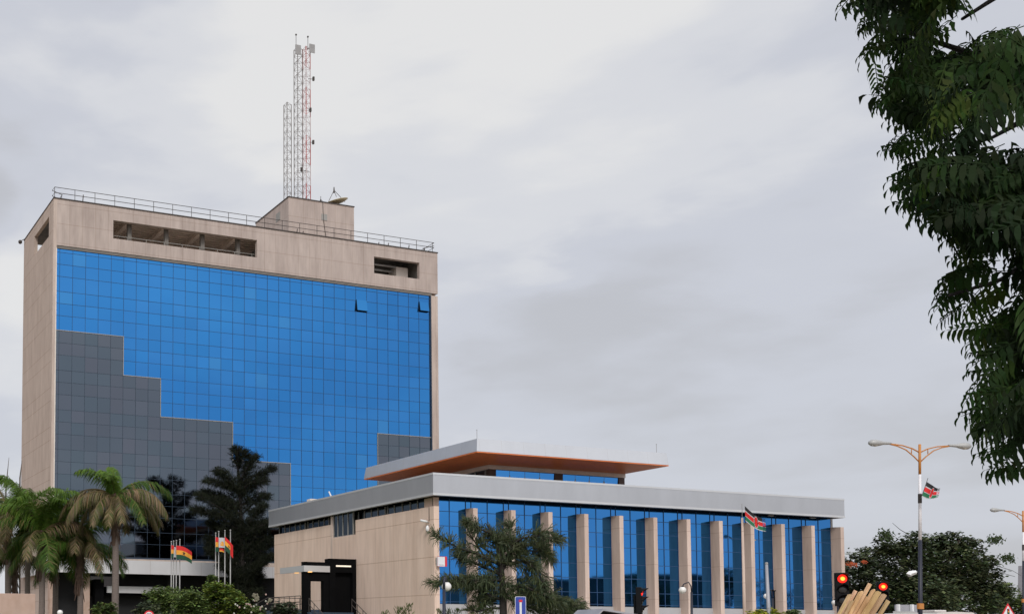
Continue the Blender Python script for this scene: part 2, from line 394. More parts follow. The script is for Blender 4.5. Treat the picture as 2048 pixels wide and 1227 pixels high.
    # glass
    xs = [GX0, 27.13] + [27.13+1.312*k for k in range(1, 33)] + [GX1]
    zs = [GZ0]
    lines = []
    for k in range(-3, 7):
        z = 30.65-3.85*k
        lines += [z, z+1.48, z+2.67]
    lines = sorted(z for z in lines if GZ0+.3 < z < GZ1-.1)
    zs = [GZ0]+lines+[GZ1]
    def grey(x, z):
        if x < 33.69: return z < 30.65
        if x < 37.63: return z < 26.80
        if x < 45.50: return z < 22.95
        if x < 52.06: return z < 19.10
        return x > 62.5 and z < 22.95
    blue, gr, gr2 = MB(), MB(), MB(); gr.odd = gr2.odd = False; r = random.Random(3)
    sashes = [(59.9, 37.0), (67.6, 37.6)]
    panels(None, xs, zs, TY0+.16, lambda i, j, x, z: (gr if x < 60 else gr2) if grey(x, z) else blue, r=r)
    cw = P(blue, 'curtain_wall', 'glass_blue'); cg = P(gr, 'grey_glazing', 'glass_grey'); P(gr2, 'grey_glazing', 'glass_grey')
    m = MB(); m.box(GX0, GX1, TY0+.20, TY0+.3, 8.5, GZ1+.02); P(m, 'glazing_backing', 'mullion_dark')
    def grid(name, want, mt, par):
        g = MB()
        for i, x in enumerate(xs[1:-1]):
            z0 = None; zz = [z for z in zs]
            segs = [(zz[j], zz[j+1]) for j in range(len(zz)-1) if grey(x-.3, (zz[j]+zz[j+1])/2) == want]
            if segs: g.box(x-.014, x+.014, TY0+.130, TY0+.19, min(s[0] for s in segs), max(s[1] for s in segs)) if want or x < 62 or True else None
        for z in zs[1:-1]:
            segs = [(xs[i], xs[i+1]) for i in range(len(xs)-1) if grey((xs[i]+xs[i+1])/2, z-.2) == want]
            run = None
            for a_, b_ in segs:
                if run and abs(run[1]-a_) < .01: run[1] = b_
                else:
                    if run: g.box(run[0], run[1], TY0+.134, TY0+.19, z-.016, z+.016)
                    run = [a_, b_]
            if run: g.box(run[0], run[1], TY0+.134, TY0+.19, z-.016, z+.016)
        g.build(name, mt, par)
    grid('mullion_grid', False, 'mullion', cw); grid('mullion_grid', True, 'mullion_dark', cg)
    m = MB(); st = [(GX0, 33.69, 30.65), (33.69, 37.63, 26.80), (37.63, 45.50, 22.95), (45.5, 52.06, 19.10)]; prev = None
    for a_, b_, z in st:
        m.box(a_, b_, TY0+.10, TY0+.18, z, z+.07)
        nz = {33.69: 26.8, 37.63: 22.95, 45.5: 19.1, 52.06: 8.9}[b_]; m.box(b_-.03, b_+.03, TY0+.095, TY0+.18, nz, z+.075)
    P(m, 'step_trim', 'frame_grey')
    m = MB(); m.box(62.5, GX1, TY0+.10, TY0+.18, 22.95, 23.02); m.box(62.47, 62.53, TY0+.095, TY0+.18, 8.9, 23.03)
    P(m, 'step_trim', 'frame_grey')
    m = MB(); m.box(GX1-.10, GX1+.02, TY0+.02, TY0+.19, GZ0, 38.7); P(m, 'jamb', 'mullion_dark')
    m = MB(); m.box(GX0-.08, GX0+.03, TY0-.02, TY0+.19, GZ0, 38.7); P(m, 'jamb', 'off_white')
    # two top-hung sashes standing open
    for (x0, x1, z0, z1) in ((27.13+1.312*25, 27.13+1.312*26, 36.10, 37.27), (27.13+1.312*31, 27.13+1.312*32-.1, 36.9, 37.9)):
        m = MB(); o = .22
        m.tint = (1.05, 1.08, 1.05)
        m.face([(x0+.03, TY0+.13-o, z0), (x1-.03, TY0+.13-o, z0), (x1-.03, TY0+.09, z1), (x0+.03, TY0+.09, z1)])
        s = P(m, 'window_sash', 'glass_blue')
        m = MB(); m.face([(x0+.02, TY0+.12, z0-.06), (x1-.02, TY0+.12, z0-.06), (x1-.02, TY0+.12, z1), (x0+.02, TY0+.12, z1)])
        m.hexa([(x0, TY0+.10-o, z0-.07), (x0+.05, TY0+.10-o, z0-.07), (x0+.05, TY0+.12, z0-.07), (x0, TY0+.12, z0-.07),
                (x0, TY0+.08, z1), (x0+.05, TY0+.08, z1), (x0+.05, TY0+.12, z1), (x0, TY0+.12, z1)])
        m.box(x0+.05, x1, TY0+.10-o, TY0+.12, z0-.05, z0-.02)
        m.build('sash_frame', 'black', s)
    # base band and canopy
    m = MB(); m.box(TX0+.5, TX1-.8, TY0-.03, TY0+.2, 8.0, 8.72); P(m, 'base_band', 'concrete')
    m = MB(); m.box(TX0+.36, TX1-.86, TY0+.10, TY0+.5, 0, 7.99)
    m.box(29.2, 70, 104, 104.3, 0, 7.9); P(m, 'lobby_wall', 'dark_interior')
    cy = 98.0
    m = MB(); m.box(25.7, 42.53, cy, cy+.25, 7.08, 8.36); m.box(25.7, 25.95, cy+.25, 112, 7.08, 8.30)
    m.box(42.56, 50.5, cy+.35, cy+.6, 7.02, 8.12); cn = P(m, 'canopy', 'white_panel')
    m = MB(); m.box(25.95, 50.4, cy+.6, TY0-.04, 7.3, 8.0); m.box(25.95, 42.5, cy+.25, cy+.6, 7.3, 8.0)
    m.box(25.95, 26.40, TY0-.03, 111.9, 7.3, 8.0); m.build('canopy_soffit', 'frame_grey', cn)
    for x0, x1 in ((25.98, 26.68), (29.0, 29.9), (37.9, 38.4), (46, 46.5)):
        m = MB(); m.box(x0, x1, 99.6, 100.3, 0, 7.29); P(m, 'portico_column', 'pink_stone' if x1 < 30 else 'dark_interior')
    m = MB(); m.box(30.0, 33.2, TY0-.25, TY0+.08, 5.1, 7.2); P(m, 'lobby_window', 'glass_grey')
    m = MB(); m.box(30.5, 31.4, 99.9, 100.6, 0, 6.6); P(m, 'entrance_pylon', 'black')
    m = MB(); m.box(31.7, 37.7, 99.8, 100.1, 5.33, 5.97); P(m, 'entrance_fascia', 'white_panel')
    m = MB(); m.box(31.7, 41, 100.12, TY0-.26, 5.1, 5.32); P(m, 'entrance_soffit', 'black')
    # roof railing
    m = MB(); ry = TY0+.32; rx = TX0+.16; z0 = TZ+.09
    for hz in (1.16, .62): m.tube([(rx+1.2, TY1-.4, z0+hz), (rx+1.2, ry+1.6, z0+hz), (rx, ry+.9, z0+hz), (rx, ry, z0+hz), (69.95, ry, z0+hz), (69.95, TY1-.4, z0+hz)], .032, 5)
    x = rx
    while x < 70.1: m.tube([(x, ry, z0), (x, ry, z0+1.16)], .030, 5); x += 2.055
    for k in range(1, 7): m.tube([(rx+1.2, ry+k*2-.2, z0), (rx+1.2, ry+k*2-.2, z0+1.16)], .028, 5); m.tube([(69.95, ry+k*2, z0), (69.95, ry+k*2, z0+1.16)], .028, 5)
    P(m, 'roof_railing', 'rust_dark')
    for x, h in ((29.4, .75), (52.9, .45), (53.6, .3), (64.0, .35), (62.8, .3), (66.6, .45), (68.6, .4)): m = MB(); m.tube([(x, TY0+.2, z0), (x+.06, TY0+.2, z0+h)], .05, 5); P(m, 'anchor_post', 'rust_dark')
    m = MB(); m.tube([(68.4, TY0+.2, z0+.3), (69.9, TY0+.25, z0+.8)], .03, 5); P(m, 'brace', 'rust_dark')
    # lift house
    hx0, hx1, hy0, hz = 53.72, 61.85, 105.0, 48.95
    m = MB(); m.box(hx0, hx1, hy0, TY1-.4, TZ-.019, hz); lh = P(m, 'lift_house', 'concrete_crown')
    m = MB(); m.box(hx0-.06, hx1+.06, hy0-.06, TY1-.34, hz+.002, hz+.1); m.build('coping', 'rust_dark', lh)
    m = MB(); m.box(57.75, 58.45, hy0-.04, hy0, 46.95, 47.65); m.build('vent', 'frame_grey', lh)
    m = MB(); m.box(hx0-.04, hx0, 107.0, 108.0, 47.2, 48.1); m.build('vent', 'frame_grey', lh)
    m = MB(); m.tube([(57.9, hy0-.05, hz), (58.0, hy0-.05, 46.9), (58.5, hy0-.05, TZ+.1)], .03, 5); m.build('cable', 'rust_dark', lh)
tower()

def mast(x, y, z0, z1, w, label, cats, bay=.8, seed=1):
    T = thing('lattice_mast', (x, y, z0), label, 'mast', 'lattice masts on the tower roof')
    r = random.Random(seed)
    ang = [PI/2+.5, PI/2+.5+2*PI/3, PI/2+.5+4*PI/3]
    c = [Vector((x+w/1.73*math.cos(a), y+w/1.73*math.sin(a), 0)) for a in ang]
    m = MB(); n = round((z1-z0)/bay)
    def P(k, z): return Vector((c[k].x, c[k].y, z))
    for i in range(n):
        za, zb = z0+i*bay, z0+(i+1)*bay
        m.cur = cats(i/n)
        for k in range(3): m.tube([P(k, za), P(k, zb)], .05, 5)
        for k in range(3):
            q = (k+1) % 3
            m.tube([P(k, zb), P(q, zb)], .02, 4, False)
            m.tube([P(k, za), P(q, zb)] if (i+k) % 2 else [P(q, za), P(k, zb)], .018, 4, False)
    m.build('frame', ['mast_grey', 'mast_red', 'mast_white'], T)
    return T, c
def masts():
    zb = 49.05
    def bands(i): return 1 if int(i*7) % 2 == 0 else 2
    # tall grey mast, tall red and white one, shorter one
    T, c = mast(57.0, 109.0, zb, 68.1, .95, 'tall grey lattice mast between the short mast and the red and white mast', lambda i: 0, seed=1)
    m = MB(); m.cur = 0; m.tube([(56.6, 108.7, 68), (56.6, 108.7, 69.6)], .03, 5); m.sphere((56.6, 108.7, 69.65), .11, 8, 6); m.build('aerial', 'rust_dark', T)
    m = MB(); m.box(56.35, 57.05, 108.35, 108.42, 67.2, 68.3); m.build('panel_antenna', 'steel', T)
    T, c = mast(57.85, 108.6, zb, 68.1, .85, 'tall lattice mast painted in red and white bands', bands, seed=2)
    m = MB(); m.tube([(57.9, 108.3, 67.9), (57.9, 108.3, 69.4)], .03, 5); m.sphere((57.9, 108.3, 69.45), .11, 8, 6); m.build('aerial', 'rust_dark', T)
    m = MB(); m.box(58.1, 58.8, 108.3, 108.36, 67.7, 68.7); m.tube([(57.9, 108.5, 68.2), (58.3, 108.4, 68.2)], .04, 5); m.build('panel_antenna', 'steel', T)
    for x, z in ((58.55, 64.6), (58.15, 60.9), (58.5, 57.2), (57.0, 53.8)):
        m = MB(); m.box(x-.1, x+.1, 108.1, 108.3, z-.22, z+.22); m.tube([(58.0, 108.4, z), (x, 108.3, z)], .03, 5); m.build('radio_unit', 'rust_dark', T)
    T, c = mast(55.95, 109.6, zb, 61.9, .85, 'shorter grey lattice mast on the left of the rooftop pair', lambda i: 0, seed=4)
masts()
def roof_gear():
    zb = 49.05
    T = thing('satellite_dish', (60.3, 107.0, zb), 'cream satellite dish lying face up on the lift house roof', 'satellite dish')
    m = MB(); c = Vector((60.2, 106.0, zb+.45)); ax = Vector((-.28, -.05, 1))
    m.lathe(c, [(.08, 0), (.5, .03), (1.0, .11), (1.35, .24), (1.36, .22), (1.0, .08), (.5, 0), (.08, -.03)], 20, ax); m.build('reflector', 'dish', T, smooth=True)
    m = MB(); m.tube([(60.2, 106, zb), (60.2, 106, zb+.45)], .1, 6); m.box(59.9, 60.5, 105.7, 106.3, zb, zb+.06); m.build('stand', 'steel', T)
    m = MB(); ap = Vector((59.85, 105.9, zb+1.9))
    for a in (0, 2.1, 4.2): m.tube([c+Vector((1.1*math.cos(a), 1.1*math.sin(a), .35)), ap], .03, 5)
    m.tube([ap-Vector((0, 0, .3)), ap+Vector((0, 0, .35))], [.1, .05], 6); m.build('feed_tripod', 'rust_dark', T)
    T = thing('tripod_aerial', (59.0, 107.4, zb), 'small dark tripod aerial left of the rooftop dish', 'aerial')
    m = MB(); ap = Vector((59.0, 107.4, zb+1.3))
    for a in (.3, 2.4, 4.5): m.tube([(59.0+.5*math.cos(a), 107.4+.5*math.sin(a), zb), ap], .05, 5)
    m.tube([ap, ap+Vector((0, 0, .35))], .03, 5); m.tube([ap, ap+Vector((1.1, -.4, -1.2))], .02, 4); m.build('frame', 'rust_dark', T)
    T = thing('floodlight', (26.2, TY1+.2, TZ-.4), 'small floodlight bracketed on the far left roof corner of the tower', 'light')
    m = MB(); m.tube([(26.4, TY1-.3, TZ+.1), (26.0, TY1-.2, TZ-.15)], .04, 5); m.build('bracket', 'rust_dark', T)
    m = MB(); m.sphere((25.95, TY1-.2, TZ-.25), .22, 10, 6); m.build('lamp_head', 'rust_dark', T, smooth=True)
roof_gear()

# ------------------------------------------------------------------ low building (podium)
def podium():
    T = thing('low_office_building', (59.4, 72, 0), 'low wide hall with grey fascia, tall stone fins, blue mirror glass and upper flat roof', 'building')
    P = lambda m, n, mt, par=T, **k: m.build(n, mt, par, **k)
    X0, X1, Y0, Y1 = 41.05, 77.66, 59.96, 84.0
    ZB, ZT = 10.54, 12.0
    t = .3
    m = MB(); m.box(X0, X1, Y0, Y0+t, ZB+.16, ZT-.14); m.box(X0, X0+t, Y0+t, Y1, ZB+.16, ZT-.14); m.box(X1-t, X1, Y0+t, Y1, ZB+.16, ZT-.14)
    m.box(X0+t, X1-t, Y1-t, Y1, ZB+.16, ZT-.14); fa = P(m, 'fascia', 'alu')
    m = MB()
    for za, zb in ((ZB, ZB+.155), (ZT-.135, ZT)):
        m.box(X0-.02, X1+.02, Y0-.02, Y0+t, za, zb); m.box(X0-.02, X0+t, Y0+t, Y1, za, zb); m.box(X1-t, X1+.02, Y0+t, Y1, za, zb); m.box(X0+t, X1-t, Y1-t, Y1, za, zb)
    m.build('fascia_trim', 'alu_trim', fa)
    m = MB(); m.box(X0+t, X1-t, Y0+t, Y1-t, ZB+.03, ZB+.2); P(m, 'soffit', 'black')
    m = MB(); m.box(X0+t, X1-t, Y0+t, Y1-t, 11.4, 11.6); P(m, 'roof_deck', 'roof_felt')
    YG = 61.18; YF = 60.36; FX = [44.41+3.0272*k for k in range(12)]
    # front glass
    xs = []
    bays = [(41.80, 44.41, False)]
    allx = [41.80, 43.12, 44.40]
    for k in range(11):
        f = FX[k]; allx += [f+.42, f+1.72, f+3.0272]
    xs = sorted(set(round(x, 3) for x in allx)); 
    zs = [3.58, 3.72, 4.54, 5.54, 6.53, 7.72, 8.72, 9.68, ZB+.02]
    g = MB(); r = random.Random(11); panels(None, xs, zs, YG, lambda i, j, x, z: g, tilt=.0012, r=r)
    cw = P(g, 'curtain_wall', 'glass_hall')
    m = MB()
    for x in xs[1:-1]: m.box(x-.02, x+.02, YG-.03, YG+.03, 3.58, ZB+.02)
    for z in zs[1:-1]: m.box(xs[0], xs[-1], YG-.028, YG+.028, z-.018, z+.018)
    m.build('mullion_grid', 'mullion', cw)
    m = MB(); m.box(41.8, 77.72, YG+.05, YG+.3, 0, ZB+.02); m.box(77.4, 77.72, YG+.3, Y1-.5, 0, ZB+.02); m.box(41.9, 77.4, Y1-.8, Y1-.5, 0, ZB+.02); P(m, 'inner_wall', 'mullion_dark')
    m = MB(); m.box(77.72, 77.92, YG-.02, YG+.3, 3.4, ZB+.02); P(m, 'end_post', 'frame_grey')
    m = MB(); m.box(41.77, 77.75, YG-.12, YG+.04, 0, 3.56); P(m, 'plinth', 'plinth')
    for f in FX:
        m = MB(); m.hexa([(f, YF, 0), (f+.35, YF, 0), (f+.35, YG+.02, 0), (f, YG+.02, 0),
                          (f, YF, 9.88), (f+.35, YF, 9.88), (f+.35, YG+.02, 9.93), (f, YG+.02, 9.93)]); P(m, 'fin', 'fin_stone', bevel=.012)
    # open sash
    m = MB(); x0 = FX[8]+.5; m.tint = (1.1, 1.1, 1.1)
    m.face([(x0, YG-.30, 8.72), (x0+.55, YG-.30, 8.72), (x0+.55, YG-.05, 9.5), (x0, YG-.05, 9.5)]); s = P(m, 'window_sash', 'glass_blue')
    m = MB(); m.box(x0, x0+.55, YG-.32, YG-.02, 8.62, 8.70); m.build('sash_frame', 'frame_grey', s); m = MB(); m.box(x0, x0+.55, YG-.1, YG-.02, 9.52, 9.68); m.build('sash_frame', 'frame_grey', s)
    for x in (FX[8]+2.4, FX[10]+.6): m = MB(); m.box(x, x+.45, Y0+.85, Y0+1.0, ZB-.04, ZB+.02); P(m, 'soffit_light', 'lamp_glass')
    # side wall in two parts with notch, facing the camera's left
    XW = 41.36
    m = MB(); m.box(XW, XW+.4, YF, 70.22, 0, 9.88); m.box(XW, XW+.4, 70.225, 73.62, 0, 8.84); P(m, 'side_wall', 'concrete_podium')
    m = MB(); m.box(XW+.10, XW+.5, 73.98, 83.75, 0, 9.9); P(m, 'side_wall', 'concrete_podium')
    m = MB(); m.box(XW+.03, XW+.45, 73.66, 73.94, 0, 10.5); P(m, 'wall_pilaster', 'fin_stone')
    m = MB(); m.box(XW+.405, XW+.42, 61.05, 61.10, 9.88, 10.5); m.tube([(XW-.03, 60.85, 9.9), (XW-.03, 60.85, 8.95)], .018, 5); P(m, 'conduit', 'rust_dark')
    # clerestory: the glass stands .5 m behind the wall
    XC = 41.90
    m = MB(); m.box(XW+.42, XC+.3, 61.0, 62.05, 9.9, ZB+.02); P(m, 'corner_pier', 'concrete_podium')
    groups = [([62.14, 62.98, 63.85, 64.82, 65.82, 66.66], 9.86), ([67.02, 67.97, 68.86, 69.81, 70.66], 9.86),
              ([70.75, 71.5, 72.25, 73.0, 73.6], 8.84), ([75.1, 75.85, 76.74, 77.68, 78.5], 9.88), ([79.0, 79.85, 80.69, 81.71, 82.6, 83.6], 9.88)]
    for ys, zb in groups:
        xc = XC if zb > 9 else XW+.14
        m = MB(); m.box(xc, xc+.03, ys[0]+.03, ys[-1]-.03, zb+.03, ZB-.02); w = P(m, 'window', 'glass_dark')
        m = MB()
        for y in ys: m.box(xc-.05, xc+.06, y-.035, y+.035, zb+.06, ZB+.01)
        m.box(xc-.05, xc+.06, ys[0]-.035, ys[-1]+.035, zb-.0, zb+.058)
        m.build('window_frame', 'frame_grey', w)
    m = MB(); m.box(XC+.1, XC+.3, 62.06, 84, 9.2, ZB+.01); P(m, 'clerestory_backing', 'dark_interior')
    m = MB(); m.box(XW+.42, XC+.1, 62.1, 83.7, 9.70, 9.84); P(m, 'clerestory_sill', 'frame_grey')
    # black entrance portals, canopy
    PY = 70.1
    m = MB(); a, b = 39.12, 41.34
    m.box(a, a+.5, PY, PY+.7, 0, 7.0); m.box(b-.3, b, PY, PY+.7, 0, 7.0); m.box(a+.5, b-.3, PY, PY+.7, 6.0, 7.0); m.box(a+.5, b-.3, PY+.35, PY+.45, 0, 6.0)
    P(m, 'entrance_portal', 'black')
    m = MB(); a2, b2 = 37.08, 39.11
    m.box(a2, a2+.55, PY+.05, PY+.45, 0, 6.72); m.box(b2-.45, b2, PY+.05, PY+.45, 0, 6.72); m.box(a2+.55, b2-.45, PY+.05, PY+.45, 5.34, 6.72)
    P(m, 'entrance_frame', 'black')
    m = MB(); m.box(39.66, 40.9, PY-.02, PY+.001, 6.42, 6.53); P(m, 'strip_light', 'tube_light')
    m = MB(); m.box(37.0, 39.1, PY-.12, PY+.04, 6.0, 6.44); m.box(37.0, 37.16, PY+.04, 73.8, 6.0, 6.44); m.box(37.16, 37.6, PY+.46, 73.8, 6.1, 6.4)
    cn = P(m, 'entrance_canopy', 'alu_trim')
    for x, y in ((37.5, 70.02), (37.25, 71.6)):
        m = MB(); m.lathe((x, y, 5.96), [(.16, 0), (.16, .05)], 12); m.build('downlight', 'amber', cn)
    # raised entrance landing with stairs and rails
    m = MB(); m.box(37.2, 41.3, 70.6, 76.5, 0, 3.3)
    for k in range(16): m.box(37.3, 40.9, PY-.35*(k+1), PY-.35*k-.003, 0, 3.3-.2*(k+1))
    P(m, 'entrance_stair', 'mullion_dark')
    def rail(pts, h=1.0):
        m = MB(); pts = [Vector(p) for p in pts]
        for dz in (h, h*.55): m.tube([p+Vector((0, 0, dz)) for p in pts], .028, 5)
        for a_, b_ in zip(pts[:-1], pts[1:]):
            n = max(1, int((b_-a_).length/.8))
            for k in range(n+1): q = a_.lerp(b_, k/n); m.tube([q, q+Vector((0, 0, h))], .024, 5)
        P(m, 'handrail', 'rust_dark')
    rail([(40.9, 76.4, 3.3), (37.35, 76.4, 3.3), (37.35, 71.2, 3.3)])
    rail([(40.9, 70.0, 3.1), (40.9, 64.6, .1)]); rail([(37.4, 70.0, 3.1), (37.4, 64.6, .1)])
    rail([(37.35, 76.4, 3.3), (34.6, 78.5, 1.5), (33.2, 79.5, .6)], 1.05)
    # penthouse
    EX0, EX1, EY0, EY1, EZ = 47.92, 65.40, 64.65, 79.95, 14.5
    wx, wy = 52.23, 69.05
    m = MB(); i = .13
    lo = [(EX0, EY0), (EX1, EY0), (EX1, EY1), (EX0, EY1)]; hi = [(EX0+i, EY0+i), (EX1-i, EY0+i), (EX1-i, EY1-i), (EX0+i, EY1-i)]
    m.hexa([(*p, EZ+.03) for p in lo]+[(*p, EZ+.96) for p in hi]); rf = P(m, 'upper_roof', 'alu_roof')
    m = MB(); m.box(EX0+.02, EX1-.02, EY0+.02, EY1-.02, EZ-.05, EZ+.027); m.build('timber_soffit', 'timber_soffit', rf)
    for x, y in ((EX0+.25, EY0+.3), (EX1-.9, EY0+.3)):
        m = MB(); m.tube([(x, y, EZ+.96), (x, y, EZ+1.62)], .016, 5); m.sphere((x, y, EZ+1.62), .035, 6, 4); m.build('lightning_rod', 'steel', rf)
    m = MB(); m.box(wx, 65.35, wy, wy+.2, 14.12, 14.44); m.box(wx, wx+.2, wy+.2, 79.9, 14.12, 14.44); m.box(65.15, 65.35, wy+.2, 79.9, 14.12, 14.44); P(m, 'frieze', 'off_white')
    for x0, x1, y1 in ((wx+.1, wx+.72, wy+.4), (58.45, 59.22, wy+.4), (64.72, 65.3, 79.8)): m = MB(); m.box(x0, x1, wy+.05, y1, 11.6, 14.118); P(m, 'pier', 'brown_pier')
    g = MB(); g2 = MB(); g.lean = g2.lean = .055; xs2 = [52.97, 54.23, 55.65, 57.05, 58.43]; xs3 = [59.25, 60.45, 61.85, 63.3, 64.70]; r = random.Random(5)
    panels(None, xs2, [12.2, 14.1], wy+.2, lambda i, j, x, z: g, tilt=.002, r=r); panels(None, xs3, [12.2, 14.1], wy+.2, lambda i, j, x, z: g2, tilt=.002, r=r)
    w = P(g, 'window', 'glass_hall'); P(g2, 'window', 'glass_hall')
    for q in (xs2, xs3):
        for x in q[1:-1]: m = MB(); m.box(x-.07, x+.07, wy+.12, wy+.24, 11.6, 14.118); m.build('window_mullion', 'frame_grey', w)
    m = MB(); m.box(wx+.25, wx+.3, wy+.5, 79.8, 11.6, 14.118); w = P(m, 'window', 'glass_dark')
    m = MB()
    for k in range(9): m.box(wx+.16, wx+.32, wy+.6+k*1.3, wy+.68+k*1.3, 11.6, 14.117)
    m.build('window_frame', 'frame_grey', w)
    # roof plant, beige
    m = MB(); m.box(44.5, 46.8, 83.0, 83.65, 11.6, 13.05); P(m, 'roof_plant', 'off_white', bevel=.03)
    m = MB(); m.tube([(44.9, 79.0, 11.6), (44.4, 79.6, 13.25)], .06, 6); P(m, 'vent_pipe', 'white_paint')
podium()
def wall_gear():
    T = thing('sign_box', (41.8, 60.1, 6.2), 'small white and red projecting sign box on the front corner of the stone wall', 'sign')
    m = MB(); m.box(41.44, 41.98, 60.08, 60.2, 5.96, 6.58); m.build('panel', 'sign_white', T)
    m = MB(); m.box(41.985, 42.14, 60.08, 60.2, 5.96, 6.60); m.build('red_end', 'sign_red', T)
    m = MB(); m.box(41.438, 41.98, 60.065, 60.079, 6.583, 6.6); m.box(41.43, 41.4375, 60.065, 60.079, 5.94, 6.6); m.box(41.44, 41.98, 60.065, 60.079, 5.945, 5.958); m.build('rim', 'sign_red', T)
    m = MB(); m.box(41.45, 41.5, 60.2, 60.36, 6.1, 6.5); m.build('bracket', 'steel', T)
    m = MB(); x = 41.52; r = random.Random(2)
    while x < 41.90:
        w = r.uniform(.015, .03); m.box(x, x+w, 60.072, 60.079, 6.03, 6.03+r.uniform(.025, .04)); x += w+.01
    m.build('lettering', 'sign_text', T)
    p = Vector((41.30, 60.85, 8.86))
    T = thing('security_camera', p, 'white bullet security camera pointing left high on the corner wall', 'camera', 'security cameras on the corner wall')
    m = MB(); m.tube([p+Vector((-.02, .1, .05)), p+Vector((-.4, .35, .15))], [.08, .075], 10); m.build('housing', 'white_paint', T, smooth=True)
    m = MB(); m.tube([p+Vector((.06, 0, 0)), p+Vector((-.1, .12, .03))], .025, 6); m.build('bracket', 'steel', T)
    p = Vector((41.2, 60.85, 8.45))
    T = thing('security_camera', p, 'white dome security camera hanging on a short arm below the bullet camera', 'camera', 'security cameras on the corner wall')
    m = MB(); m.lathe(p, [(.02, -.2), (.1, -.15), (.12, 0), (.1, .1), (.04, .2)], 12); m.build('dome', 'white_paint', T, smooth=True)
    m = MB(); m.tube([p+Vector((.16, 0, .25)), p+Vector((0, 0, .2))], .025, 6); m.build('bracket', 'steel', T)
wall_gear()

# ------------------------------------------------------------------ vegetation
def col_var(r, base, amt=.25): 
    k = 1+r.uniform(-amt, amt); return (base[0]*k*r.uniform(.85, 1.15), base[1]*k, base[2]*k*r.uniform(.8, 1.2))
def palm(base, h, label, seed, rad=.2, fl=3.1, nf=15, lean=(0, 0), spec=None, hue=0):
    r = random.Random(seed)
    T = thing('palm_tree', base, label, 'palm tree', 'palm trees in front of the tower')
    top = Vector((base.x+lean[0], base.y+lean[1], h)); m = MB(); pts = []; rs = []
    for i in range(13):
        t = i/12; pts.append(Vector(base).lerp(top, t)+Vector((math.sin(t*3)*.06, 0, 0))); rs.append(rad*(1.25-.35*t+.25*math.exp(-t*12)+.02*(i % 2)))
    m.tube(pts, rs, 12); m.build('trunk', 'palm_bark', T, smooth=True)
    m = MB(); m.tube([top-Vector((0, 0, 2.4)), top-Vector((0, 0, .8)), top-Vector((0, 0, .2)), top+Vector((0, 0, .3))], [rad*.95, rad*1.3, rad*1.35, rad*.5], 9)
    for k in range(44):
        a = r.uniform(0, 2*PI); z = -r.uniform(.1, 2.2); q = top+Vector((math.cos(a)*rad*1.1, math.sin(a)*rad*1.1, z))
        m.tube([q, q+Vector((math.cos(a)*.12, math.sin(a)*.12, -r.uniform(.3, .6)))], [.05, .012], 4)
    m.build('fibre_sheath', 'palm_fibre', T)
    custom = spec is not None
    spec = spec or [(2*PI*k/nf+r.uniform(-.25, .25), r.choice([1.35, 1.1, .8, .5, .3, .1]), r.uniform(.85, 1.1), r.random()) for k in range(nf)]
    cr = MB()
    for az, el, ls, age in spec:
        L = fl*ls; d = Vector((math.cos(az)*math.cos(el), math.sin(az)*math.cos(el), math.sin(el)))
        p = top+Vector((0, 0, .1)); pts = [p.copy()]; n = 16
        droop = .10 if el > 1.2 else .072+.02*age
        for i in range(n):
            d = (d+Vector((0, 0, -droop*(1+i*.09)))).normalized(); p = p+d*(L/n); pts.append(p.copy())
        dead = age > (.45 if custom else .62)
        cr.cur = 0; cr.tint = (.16, .12, .06) if dead else (.10, .13, .03)
        cr.tube(pts, [.045*(1-i/n)+.008 for i in range(n+1)], 4)
        side = Vector((-math.sin(az), math.cos(az), 0))
        nl = 105
        for k in range(nl):
            t = .06+.94*k/nl; fi = t*n; i0 = min(int(fi), n-1); q = pts[i0].lerp(pts[i0+1], fi-i0); dd = (pts[i0+1]-pts[i0]).normalized()
            ll = .92*math.sin(PI*min(1, .12+t*.85))**.6*L/3.1+.1
            for sgn in (-1, 1):
                w = (side*sgn*.75+dd*.55+Vector((0, 0, r.uniform(-.6, .2)-(.45 if dead else .1)))).normalized()
                if dead: tint = col_var(r, (.20, .145, .085), .4) if r.random() < .55 else col_var(r, (.085, .095, .03), .35)
                elif el > .9: tint = col_var(r, (.095, .165, .025), .35)
                else: tint = col_var(r, (.055, .105, .018), .35) if r.random() < .8 else col_var(r, (.16, .13, .05), .3)
                cr.tint = tint; l2 = ll*r.uniform(.8, 1.1)
                m1 = q+w*l2*.5; m2 = m1+(w+Vector((0, 0, -.95))).normalized()*l2*.5; wd = dd*.017
                cr.face([q-wd, m1-wd*1.2, m1+wd*1.2, q+wd]); cr.face([m1-wd*1.2, m2, m1+wd*1.2])
    cr.build('crown', 'leaf', T)
    return T
def view_az(du):                        # azimuth in the ground plane for a picture direction: du=1 right, 0 = away
    return math.atan2(RT.y*du[0]+FW.y*du[1], RT.x*du[0]+FW.x*du[1])
